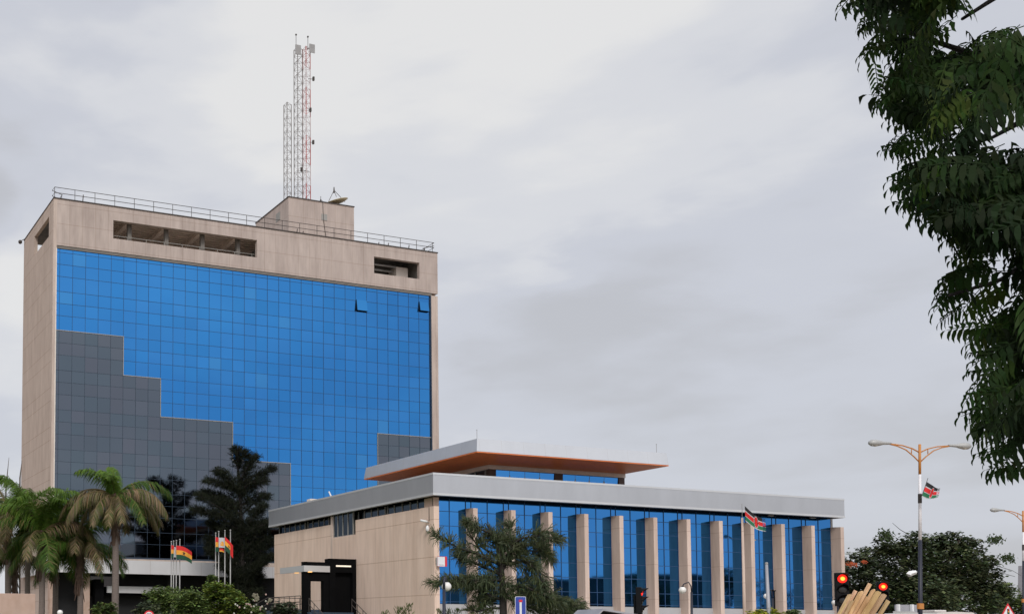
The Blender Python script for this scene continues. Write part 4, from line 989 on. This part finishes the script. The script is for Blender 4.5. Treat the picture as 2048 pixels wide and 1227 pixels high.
def signal(u, v, D, lab, face, w_px, lit_px, tilt=(0, 0), core=True):
    """traffic light whose head centre is at (u,v); face = direction it looks (xy)"""
    c = at(u, v, D); b = Vector((c.x, c.y, 0)); T = thing('traffic_light', b, lab, 'traffic light', 'traffic lights at the junction'); k = D/FPX
    F = Vector((face[0], face[1], 0)).normalized(); S = F.cross(Vector((0, 0, 1))).normalized()
    H = .98; Wd = .17
    m = MB()
    def bx(m, s0, s1, f0, f1, z0, z1):
        P = []
        for z in (z0, z1):
            for s, f in ((s0, f0), (s1, f0), (s1, f1), (s0, f1)): P.append(c+S*s+F*f+Vector((0, 0, z)))
        m.hexa(P)
    bx(m, -Wd, Wd, -.12, .06, -H/2, H/2); m.build('housing', 'signal_black', T, bevel=.02)
    m = MB(); m.tube([b-F*.0+Vector((0, 0, 0))-F*.16, c-F*.16+Vector((0, 0, .2))], .06, 8); m.box(c.x-.05, c.x+.05, c.y-.05, c.y+.05, c.z-H/2-.08, c.z-H/2); m.build('post', 'signal_black', T)
    for i, dz in enumerate((.31, 0, -.31)):
        q = c+Vector((0, 0, dz))
        m = MB(); m.lathe(q+F*.06, [(.125, 0), (.11, .025), (.05, .04)], 18, F); l = m.build('lens', 'red_glow' if i == 0 else 'lens_off', T, smooth=True)
        if i == 0 and core: m = MB(); m.lathe(q+F*.09, [(.068, 0), (.05, .015)], 16, F); m.build('lamp_core', 'red_core', l)
        m = MB(); n = 9
        for j in range(n):
            a0 = PI*(-.08+1.16*j/n); a1 = PI*(-.08+1.16*(j+1)/n)
            def pt(a, f, R=.14): return q+S*(R*math.cos(a))+Vector((0, 0, R*math.sin(a)))+F*f
            la, lb = .06+.24*max(.25, math.sin(max(0, min(PI, a0)))), .06+.24*max(.25, math.sin(max(0, min(PI, a1))))
            m.face([pt(a0, .06), pt(a1, .06), pt(a1, lb), pt(a0, la)]); m.face([pt(a0, .06, .145), pt(a0, la, .145), pt(a1, lb, .145), pt(a1, .06, .145)])
        m.build('visor', 'signal_black', T)
def signals():
    back = Vector((-FW.x, -FW.y))
    toward = Vector((-1, -1.4))
    def f(u, D, rot):
        p = gp(u, D); a = math.atan2(-p.y, -p.x)+rot; return (math.cos(a), math.sin(a))
    signal(1684, 1177.5, 32, 'larger lit traffic light showing red beside the end fin of the hall', f(1684, 32, .25), 0, 0)
    signal(1766, 1190, 38, 'lit traffic light showing red behind the bundle of timber', f(1766, 38, .2), 0, 0)
    signal(1280, 1200, 40, 'traffic light seen from the side with only a sliver of red showing', f(1280, 40, 1.42), 0, 0, core=False)
signals()
def road_signs():
    D = 44; u, v = 1041, 1213; c = at(u, v, D); T = thing('road_sign', (c.x, c.y, 0), 'blue dead end road sign with red bar and white stem', 'sign')
    def bill(m, us, vs, depth, d0):   # extruded rounded outline given in sign-local metres
        pass
    S = Vector((RT.x, RT.y, 0)).normalized(); F = Vector((-S.y*-1, S.x*-1, 0)); F = Vector((S.y, -S.x, 0)); c0 = c
    def plate(m, w, h, x, z, f, rad=0.0, th=.012):
        pts = []
        if rad:
            for sx, sz, a0 in ((1, 1, 0), (-1, 1, PI/2), (-1, -1, PI), (1, -1, 3*PI/2)):
                for q in range(5): a = a0+PI/2*q/4; pts.append((x+sx*(w/2-rad)+rad*math.cos(a), z+sz*(h/2-rad)+rad*math.sin(a)))
        else: pts = [(x+w/2, z+h/2), (x-w/2, z+h/2), (x-w/2, z-h/2), (x+w/2, z-h/2)]
        front = [c0+S*p[0]+Vector((0, 0, p[1]))+F*(f+th) for p in pts]; back_ = [c0+S*p[0]+Vector((0, 0, p[1]))+F*f for p in pts]
        m.face(front); m.face(back_[::-1])
        for i in range(len(pts)): j = (i+1) % len(pts); m.face([front[i], back_[i], back_[j], front[j]])
    m = MB(); plate(m, .44, .86, 0, 0, 0, .055); m.build('backing', 'sign_white', T)
    m = MB(); plate(m, .405, .825, 0, 0, .013, .045, .004); m.build('blue_field', 'sign_blue', T)
    m = MB(); plate(m, .085, .49, 0, -.05, .018, 0, .004); m.build('white_stem', 'sign_white', T)
    m = MB(); plate(m, .14, .10, 0, .25, .018, 0, .004); m.build('red_bar', 'sign_red', T)
    m = MB(); q = c0-F*.05; m.tube([(q.x, q.y, 0), (q.x, q.y, c0.z+.3)], .03, 8); m.build('post', 'pole_grey', T)
    # red ring sign, top only
    c0 = at(298, 1230, 42); T = thing('road_sign', (c0.x, c0.y, 0), 'round white sign with red rim peeping above the bottom edge', 'sign')
    m = MB(); m.lathe(c0, [(.2, 0), (.2, .015)], 24, F); m.build('rim', 'sign_red', T)
    m = MB(); m.lathe(c0+F*.016, [(.145, 0), (.145, .006)], 24, F); m.build('face', 'sign_white', T)
    m = MB(); q = c0-F*.05; m.tube([(q.x, q.y, 0), (q.x, q.y, c0.z)], .03, 8); m.build('post', 'pole_grey', T)
    m = MB(); plate(m, .17, .045, 0, .06, .023, 0, .004); m.build('dark_bar', 'signal_black', T)
    # warning triangle
    c0 = at(2016, 1222, 48); T = thing('road_sign', (c0.x, c0.y, 0), 'triangular warning sign with red border and traffic light symbol', 'sign')
    def tri(m, R, f):
        pts = [(0, R), (-R*.866, -R*.5), (R*.866, -R*.5)]; A = [c0+S*a+Vector((0, 0, b_))+F*(f+.008) for a, b_ in pts]; B = [p-F*.008 for p in A]; m.face(A); m.face(B[::-1])
        for i in range(3): j = (i+1) % 3; m.face([A[i], B[i], B[j], A[j]])
    m = MB(); tri(m, .37, 0); m.build('border', 'sign_red', T); m = MB(); tri(m, .26, .009); m.build('face', 'sign_white', T)
    m = MB(); plate(m, .09, .26, 0, .0, .019); m.build('symbol', 'signal_black', T)
    for dz, mt in ((.08, 'red_glow'), (0, 'cloth_gold'), (-.08, 'cloth_green_kenya')):
        m = MB(); m.lathe(c0+F*.032+Vector((0, 0, dz)), [(.03, 0), (.03, .003)], 10, F); m.build('symbol_dot', {'red_glow': 'cloth_red'}.get(mt, mt), T)
    m = MB(); q = c0-F*.05; m.tube([(q.x, q.y, 0), (q.x, q.y, c0.z)], .03, 8); m.build('post', 'pole_grey', T)
road_signs()

# ------------------------------------------------------------------ flags and poles
def flag_mesh(P0, W, H, dirx, wav, drop, stripes, extras=(), nx=18, ny=12, shear=0.0):
    """returns MB; P0 hoist top, cloth flies along dirx, drooping by drop; stripes = list of (fraction end, material index)"""
    m = MB(); d = Vector(dirx).normalized(); nrm = Vector((-d.y, d.x, 0))
    def Q(s, t):
        return P0+d*(W*s*(1-.15*drop*s))+Vector((0, 0, -t*H*(1-.18*s*drop)-drop*W*s*s*.6-shear*s))+nrm*(wav*math.sin(s*7+t*1.5)*(.3+s))
    for i in range(nx):
        for j in range(ny):
            t = (j+.5)/ny; mi = next(k for e, k in stripes if t <= e); m.cur = mi
            for fn in extras:
                k = fn((i+.5)/nx, t)
                if k is not None: m.cur = k; break
            m.face([Q(i/nx, j/ny), Q((i+1)/nx, j/ny), Q((i+1)/nx, (j+1)/ny), Q(i/nx, (j+1)/ny)])
    return m
def flags():
    D = 72; GH = ['cloth_red', 'cloth_gold', 'cloth_green', 'cloth_black', 'cloth_white']; st = [(1/3+.01, 0), (2/3+.01, 1), (1.1, 2)]
    def star(s, t):
        x, y = (s-.5)*1.5, (t-.5); r_ = math.hypot(x, y); a = math.atan2(-y, x)-PI/2
        R = .16*(.42+.58*abs(math.cos(a*2.5))**2.2)
        return 3 if r_ < R else None
    S = Vector((RT.x, RT.y, 0)).normalized()
    poles = [(342, 1083), (346.5, 1082), (352, 1081), (359, 1079), (431, 1066), (437, 1063), (449.5, 1061), (460.5, 1060)]
    plabs = ['leftmost pole of the left flag group', 'second flagpole from the left in the left flag group', 'third flagpole from the left, flying the wide gold striped flag', 'bare rightmost flagpole of the left flag group',
             'leftmost pole of the right flag group', 'flagpole just left of the white flag', 'flagpole at the hoist of the long red edged flag', 'bare rightmost flagpole of the right flag group']
    for (u, v), lb in zip(poles, plabs):
        b = gp(u, D); t = at(u, v, D); T = thing('flagpole', b, 'slim grey '+lb if not lb.startswith('bare') else lb, 'flagpole', 'flagpoles in front of the tower')
        m = MB(); m.tube([b, (b.x, b.y, t.z)], [.055, .035], 8); m.build('pole', 'steel', T, smooth=True)
        m = MB(); m.sphere((b.x, b.y, t.z+.05), .06, 8, 6); m.build('finial', 'steel', T, smooth=True)
    k = D/FPX
    def fl(u, v, W, H, dv, wav, drop, label, mats, stripes, ex, shear=0, nx=26, ny=18, name='flag', Dq=None):
        p = at(u, v, Dq or D); p = Vector((p.x, p.y, p.z)); m = flag_mesh(p, W, H, dv, wav, drop, stripes, ex, nx, ny, shear)
        o = m.build(name, mats, None, smooth=True); return tag(o, label, 'flag', 'flags flying over the garden')
    kk = D/FPX
    fl(342.5, 1089, .22, 26*kk, S, .05, .6, 'narrow furled red, gold and green flag leftmost of all', GH, st, ())
    fl(347, 1092, .19, 22*kk, S, .05, .6, 'narrow furled white flag in the left flag group', ['cloth_white'], [(1.1, 0)], ())
    fl(352.5, 1090, 34*kk, 27*kk, S+Vector((.1, -.3, 0)), .14, .62, 'red, gold and green flag with black star flying wide to the right', GH, st, (star,), nx=40, ny=30)
    fl(431.2, 1073, .24, 30*kk, S, .05, .5, 'furled red, gold and green flag left of the white flag', GH, st, ())
    def emblem(s, t):
        x, y = (s-.55)*1.0, (t-.6)*1.3; r_ = math.hypot(x, y)
        return 1 if (r_ < .27 and r_ > .15) or (abs(x) < .09 and -.12 < y < .3) or (abs(y-.22) < .06 and abs(x) < .3) else None
    fl(437.3, 1074, 13*kk, 20*kk, S, .04, .12, 'white flag with a gold emblem flying between two poles', ['cloth_white', 'cloth_gold', 'cloth_red'], [(1.1, 0)], (emblem,))
    fl(439, 1095, 10*kk, 7*kk, S, .04, .4, 'small red and gold corner of a flag showing below the white flag', ['cloth_red', 'cloth_gold'], [(.6, 0), (1.1, 1)], ())
    # steeply hanging flag at the right: stripes run diagonally
    def diag(s, t):
        return None
    fl(449.8, 1072, 17*kk, 27*kk, S+Vector((.1, -.2, 0)), .07, .35, 'red, gold and green flag sweeping steeply down to a red tip', GH, [(.30, 0), (.62, 1), (1.1, 2)], (star, lambda s, t: 0 if s > .66 else None), shear=.48, nx=30, ny=24)
    # kenyan flags
    KE = ['cloth_black', 'cloth_red', 'cloth_green_kenya', 'cloth_white']; ks = [(.28, 0), (.34, 3), (.62, 1), (.68, 3), (.93, 2), (1.1, 3)]
    def shield(s, t):
        x, y = (s-.55)*1.5, t-.5; a = (x/.17)**2+(y/.42)**2
        return (1 if abs(x) < .1 else 0) if a < .78 else (3 if a < 1 else None)
    D2 = 46.8
    m = MB(); p = at(1853, 963, D2)
    k2 = D2/FPX; st_ = Vector((-.22, 0, -.0))
    def ken(P0, hoist, fly, W, H, wav, n, label, tatter=0):
        r = random.Random(int(W*1000)); m = MB(); nx, ny = 44, 30; hd = Vector(hoist).normalized(); fd = Vector(fly).normalized(); nn = hd.cross(fd).normalized()
        def Q(s, t): return P0+hd*(H*t*(1-.35*s*tatter))+fd*(W*s)+nn*wav*math.sin(s*6+t*2)*(s+.2)+Vector((0, 0, -.10*W*math.sin(s*PI)))
        for i in range(nx):
            for j in range(ny):
                s, t = (i+.5)/nx, (j+.5)/ny
                if tatter and s > .86 and r.random() < .5: continue
                c = next(q for e, q in ks if t <= e); sh = shield(s, t); m.cur = c if sh is None else sh
                m.face([Q(i/nx, j/ny), Q((i+1)/nx, j/ny), Q((i+1)/nx, (j+1)/ny), Q(i/nx, (j+1)/ny)])
        return tag(m.build('flag', KE, None, smooth=True), label, 'flag')
    P0 = at(1854, 963, D2); P1 = at(1842, 996, D2); ken(P0, P1-P0, at(1884, 977, D2-.2)-P0, 26*k2, (P1-P0).length*.9, .09, 1, 'tattered black, red and green flag with shield on the street lamp pole', .9)
    T = thing('flag_stick', at(1845, 985, D2), 'thin stick holding the tattered flag out from the street lamp pole', 'flagstick')
    m = MB(); m.tube([at(1839.5, 1000, 47), at(1842, 996, D2), at(1856, 955, D2)], [.02, .015, .01], 5); m.build('stick', 'rust_dark', T)
    D3 = 52; u = 1490; b = gp(u, D3); tp = at(u-2, 1008, D3); T = thing('flagpole', b, 'slender beige painted pole with dark marks in front of a stone fin', 'flagpole')
    m = MB(); m.tube([b, (b.x, b.y, tp.z-.6)], [.085, .05], 8); m.build('pole', 'fin_stone', T, smooth=True)
    m = MB(); r = random.Random(3); z = 2.4
    while z < 6.6: h = r.uniform(.05, .16); m.tube([(b.x, b.y, z), (b.x, b.y, z+h)], .078-.004*z, 8); z += h+r.uniform(.12, .4)
    m.build('dark_bands', 'reveal', T)
    m = MB(); m.tube([(b.x, b.y, tp.z-.65), (b.x, b.y, tp.z+.08)], .012, 5); m.build('tip', 'steel', T)
    P0 = at(1489.5, 1011, D3); P1 = at(1491, 1041, D3); ken(P0, P1-P0, at(1532, 1047, D3-.3)-at(1490, 1020, D3), 45*D3/FPX, (P1-P0).length, .07, 2, 'black, red and green flag with shield slanting down over the fins', .45)
    # leaning grey pole
    b = gp(1541, 50); T = thing('leaning_pole', b, 'plain grey pole leaning slightly beside a globe lamp and dark posts', 'pole'); m = MB(); m.tube([b, at(1533, 1127, 50)], [.11, .06], 8); m.build('shaft', 'pole_grey', T, smooth=True)
    m = MB(); m.sphere(at(1533, 1126, 50), .07, 8, 6); m.build('cap', 'steel', T)
    for uu, vt, lb in ((1546, 1180, 'left dark thin post behind the yellow bush'), (1550.5, 1181, 'right dark thin post behind the yellow bush')):
        b = gp(uu, 57); T = thing('thin_post', b, lb, 'post'); t = at(uu, vt, 57); m = MB(); m.tube([b, (b.x, b.y, t.z)], .04, 6); m.build('shaft', 'signal_black', T); m = MB(); m.box(b.x-.06, b.x+.06, b.y-.06, b.y+.06, t.z, t.z+.05); m.build('cap', 'signal_black', T)
flags()

# ------------------------------------------------------------------ timber, walls, vehicles, boards
def timber():
    D = 13; k = D/FPX; r = random.Random(12)
    C0 = gp(1716, D); lst = [(1690, 1205, 1650, 1), (1699, 1187, 1665, 2), (1711, 1180, 1678, 2.6), (1723, 1182, 1692, 2.8), (1741, 1167, 1705, 2.2), (1748, 1178, 1712, 2.4), (1757, 1182, 1722, 4), (1768, 1187, 1735, 3.6), (1776, 1200, 1745, 3), (1704, 1200, 1672, 2.4), (1735, 1193, 1702, 3), (1762, 1196, 1728, 3.4)]
    words = ['shortest pale timber batten on the left edge of the bundle', 'thin weathered batten second from the left in the bundle', 'thick batten with a rounded grey end near the left of the bundle', 'wide smooth batten left of the tallest one', 'tallest batten standing out of the bundle',
             'narrow batten leaning right against the tallest one', 'broadest pale batten right of the bundle centre', 'wide batten with rough sawn end right of the broadest one', 'reddish batten on the right edge of the bundle', 'short batten tucked behind the left battens', 'short batten in front of the tallest one', 'dark short batten between the two widest ones']
    for i, (u, v, u0, w) in enumerate(lst):
        dd = D+(i % 3)*.09-.1; top = at(u, v, dd); bot = at(u-(.52+.1*(u-1690)/90)*(1538-v), 1538, dd+.12); bot.z = max(bot.z, .0)
        T = thing('timber_batten', bot, words[i], 'timber', 'battens bundled together'); ax = (top-bot).normalized(); s = ax.cross(FW).normalized(); f = ax.cross(s).normalized()
        hw = w*k*1.12; ht = r.uniform(.012, .02); m = MB(); P = []; kk = r.uniform(.6, 1.12); m.tint = (kk, kk*r.uniform(.88, 1.05), kk*r.uniform(.75, 1.1))
        n = 6
        for j in range(n+1):
            t = j/n; c = bot.lerp(top, t)+s*(.006*math.sin(j*1.7+i)); sl = r.uniform(-.01, .02) if j == n else 0
            P.append([c-s*hw-f*ht+ax*sl, c+s*hw-f*ht-ax*sl, c+s*hw*.9+f*ht, c-s*hw*.9+f*ht])
        for j in range(n):
            for q in range(4): m.face([P[j][q], P[j][(q+1) % 4], P[j+1][(q+1) % 4], P[j+1][q]])
        m.face(P[0][::-1]); m.face(P[n]); m.build('board', 'cut_wood', T, bevel=.004)
        # split line and knot detail
        m = MB(); a = bot.lerp(top, .55)-f*(ht+.001); b_ = bot.lerp(top, .97)-f*(ht+.001); a2 = a+s*hw*r.uniform(-.5, .5); b2 = b_+s*hw*r.uniform(-.5, .5); m.tube([a2, a2.lerp(b2, .5)+s*.004, b2], .0018, 4); m.build('split', 'bark', T)
timber()
def stone_wall():
    D = 34; T = thing('stone_wall', gp(20, D), 'pink stone boundary wall panel at the bottom left corner', 'wall')
    a = at(67, 1187, D); b = at(-260, 1168, D-1.5)
    d = Vector((b.x-a.x, b.y-a.y, 0)); n = Vector((d.y, -d.x, 0)).normalized()*-1; m = MB(); th = .3
    A = [Vector((a.x, a.y, 0)), Vector((b.x, b.y, 0))]
    m.hexa([A[0], A[1], A[1]+n*th, A[0]+n*th, A[0]+Vector((0, 0, a.z)), A[1]+Vector((0, 0, a.z)), A[1]+n*th+Vector((0, 0, a.z)), A[0]+n*th+Vector((0, 0, a.z))])
    m.build('wall_body', 'pink_stone', T, bevel=.01)
    m = MB()
    for t in (.16, .33, .52, .7, .88):
        p = A[0].lerp(A[1], t)-n*.004; e = d.normalized()*.008; m.hexa([p-e, p+e, p+e+n*.01, p-e+n*.01]+[q+Vector((0, 0, a.z-.01)) for q in (p-e, p+e, p+e+n*.01, p-e+n*.01)])
    m.build('joint', 'bark', T)
stone_wall()
def vehicle_bits():
    S = Vector((RT.x, RT.y, 0)).normalized(); B = Vector((S.y, -S.x, 0))
    # white minibus seen from behind, roof showing
    D = 47; c = gp(1913, D); T = thing('minibus', c, 'white minibus of which only the roof shows at the bottom right', 'minibus')
    H = at(1913, 1222, D).z; k = D/FPX; hw = 40*k
    def prism(prof, f0, f1):
        m = MB(); A = [c+S*x+B*f0+Vector((0, 0, z)) for x, z in prof]; C_ = [c+S*x+B*f1+Vector((0, 0, z)) for x, z in prof]
        m.face(A); m.face(C_[::-1])
        for i in range(len(prof)): j = (i+1) % len(prof); m.face([A[i], C_[i], C_[j], A[j]])
        return m
    prof = [(-hw, .35), (-hw, H-.32), (-hw*.97, H-.12), (-hw*.88, H-.03), (0, H), (hw*.88, H-.03), (hw*.97, H-.12), (hw, H-.32), (hw, .35)]
    prism(prof, -4.8, 0).build('body', 'van_white', T, bevel=.03)
    m = MB(); m.hexa([c+S*x+B*f+Vector((0, 0, z)) for z in (H+.005, H+.09) for x, f in ((-hw*.38, -.8), (hw*.22, -.8), (hw*.22, -1.6), (-hw*.38, -1.6))]); m.build('roof_hatch', 'van_white', T, bevel=.03)
    m = MB(); m.hexa([c+S*x+B*f+Vector((0, 0, z)) for z in (1.2, H-.4) for x, f in ((-hw*.82, .012), (hw*.82, .012), (hw*.82, -.02), (-hw*.82, -.02))]); m.build('rear_window', 'glass_dark', T)
    for x in (-1, 1):
        for f in (-.9, -3.8):
            m = MB(); m.lathe(c+S*x*(hw-.12)+B*f+Vector((0, 0, .35)), [(.35, -.11), (.35, .11)], 18, S); m.build('wheel', 'rubber', T)
        m = MB(); m.hexa([c+S*(x*hw*.9+q)+B*f+Vector((0, 0, z)) for z in (.9, 1.15) for q, f in ((-.07, .015), (.07, .015), (.07, -.02), (-.07, -.02))]); m.build('tail_light', 'sign_red', T)
    # grey boards with white posts
    D = 66; a = gp(1792, D); b = gp(1836, D); T = thing('notice_board', gp(1812, D), 'grey board with white posts below the street lamp', 'board'); zt = at(1812, 1208, D).z
    m = MB(); m.hexa([p+Vector((0, 0, z)) for z in (.8, zt) for p in (a, b, b-B*.06, a-B*.06)]); m.build('panel', 'pole_grey', T)
    for u in (1796.5, 1824): q = gp(u, D)+B*.07; m = MB(); m.box(q.x-.07, q.x+.07, q.y-.07, q.y+.07, 0, zt+.02); m.build('post', 'white_paint', T)
    q0 = gp(1788, D-.5); q1 = gp(1832, D-.5); z1 = at(1800, 1221, D-.5).z; m = MB(); m.hexa([p+Vector((0, 0, z)) for z in (z1-.5, z1) for p in (q0, q1, q1-B*.05, q0-B*.05)]); m.build('lower_panel', 'lamp_grey', T)
    # grey pitched roof of a kiosk
    D = 36; T = thing('kiosk', gp(1240, D), 'kiosk with a shallow pitched grey roof below the side-on traffic light', 'kiosk')
    pk = at(1207, 1216, D); lt = at(1194, 1229, D); rt_ = at(1300, 1231, D); dp = B*-2.2
    m = MB()
    for A_, C_ in ((lt, pk), (pk, rt_)):
        th = Vector((0, 0, -.06)); m.hexa([A_+th, C_+th, C_+dp+th, A_+dp+th, A_, C_, C_+dp, A_+dp])
    m.build('roof', 'pole_grey', T)
    m = MB(); l2, r2 = Vector((lt.x, lt.y, 0))+S*.08, Vector((rt_.x, rt_.y, 0))-S*.15
    m.hexa([p+Vector((0, 0, z)) for z in (0, min(lt.z, rt_.z)-.03) for p in (l2+dp*.05, r2+dp*.05, r2+dp*.95, l2+dp*.95)]); m.build('booth', 'plinth', T)
    m = MB(); m.hexa([p+Vector((0, 0, z)) for z in (.9, 1.7) for p in (l2.lerp(r2, .2)+dp*.04, l2.lerp(r2, .8)+dp*.04, l2.lerp(r2, .8)+dp*.08, l2.lerp(r2, .2)+dp*.08)]); m.build('hatch', 'glass_dark', T)
    # tapering grey pylon at the right edge and pale house beside it
    D = 140; b = gp(2047, D); T = thing('concrete_pylon', b, 'grey tapering pylon at the right edge beyond the trees', 'pylon'); zt = at(2047, 1130, D).z; m = MB(); w0, w1 = .55, .2
    m.hexa([(b.x-w0, b.y-w0, 0), (b.x+w0, b.y-w0, 0), (b.x+w0, b.y+w0, 0), (b.x-w0, b.y+w0, 0), (b.x-w1, b.y-w1, zt), (b.x+w1, b.y-w1, zt), (b.x+w1, b.y+w1, zt), (b.x-w1, b.y+w1, zt)]); m.build('shaft', 'pole_grey', T)
    m = MB(); m.box(b.x-1, b.x+1, b.y-1, b.y+1, 0, .6); m.build('footing', 'plinth', T)
vehicle_bits()

# ------------------------------------------------------------------ across the road, behind the camera: seen mirrored in the low glass
def across():
    r = random.Random(44)
    names = ['long flat roofed block across the road behind the camera', 'taller flat roofed block across the road behind the camera']
    for (x0, x1, h), lab in zip(((116, 140, 10.8), (150, 166, 12.2)), names):
        T = thing('shop_building', ((x0+x1)/2, -36, 0), lab, 'building'); m = MB(); m.box(x0, x1, -44, -30, 0, h); m.build('wall', 'far_wall', T)
        m = MB(); m.box(x0-.4, x1+.4, -44.4, -29.6, h, h+.35); m.build('roof', 'roof_felt', T)
        n = int((x1-x0)/3)
        for k in range(n):
            for z in (1.2, 5): m = MB(); m.box(x0+1+k*3, x0+2.6+k*3, -30.0, -29.95, z, z+1.7); m.build('window', 'glass_dark', T)
    labs = ['round crowned tree across the road by the long block', 'low spreading tree across the road between the two blocks', 'slender tree across the road in front of the taller block', 'bushy tree across the road right of the taller block', 'wide tree across the road at the far end', 'small tree across the road near the zebra of shade']
    for i, (x, y, h, R) in enumerate(((112, -24, 9.5, 3.8), (144, -23, 12.0, 4.2), (156, -20, 13.5, 3.4), (172, -24, 11.5, 4.8), (184, -22, 11, 4.8), (101, -22, 6.5, 2.8))):
        b = Vector((x, y, 0)); lob = [(Vector((x+r.uniform(-1, 1)*R*.6, y+r.uniform(-1, 1)*R*.6, h-R*.7+r.uniform(-.5, .3)*R)), R*r.uniform(.55, .8), .85) for _ in range(6)]
        blob_tree('broadleaf_tree', b, b+Vector((0, 0, h*.45)), .22, lob, ['round crowned tree across the road by the long block', 'low spreading tree across the road between the two blocks', 'slender tree across the road in front of the taller block', 'bushy tree across the road right of the taller block', 'widest tree at the far end across the road', 'smallest tree across the road at the near end'][i], 'tree', 400+i, 2600, .42, DG, 'trees across the road behind the camera')
across()
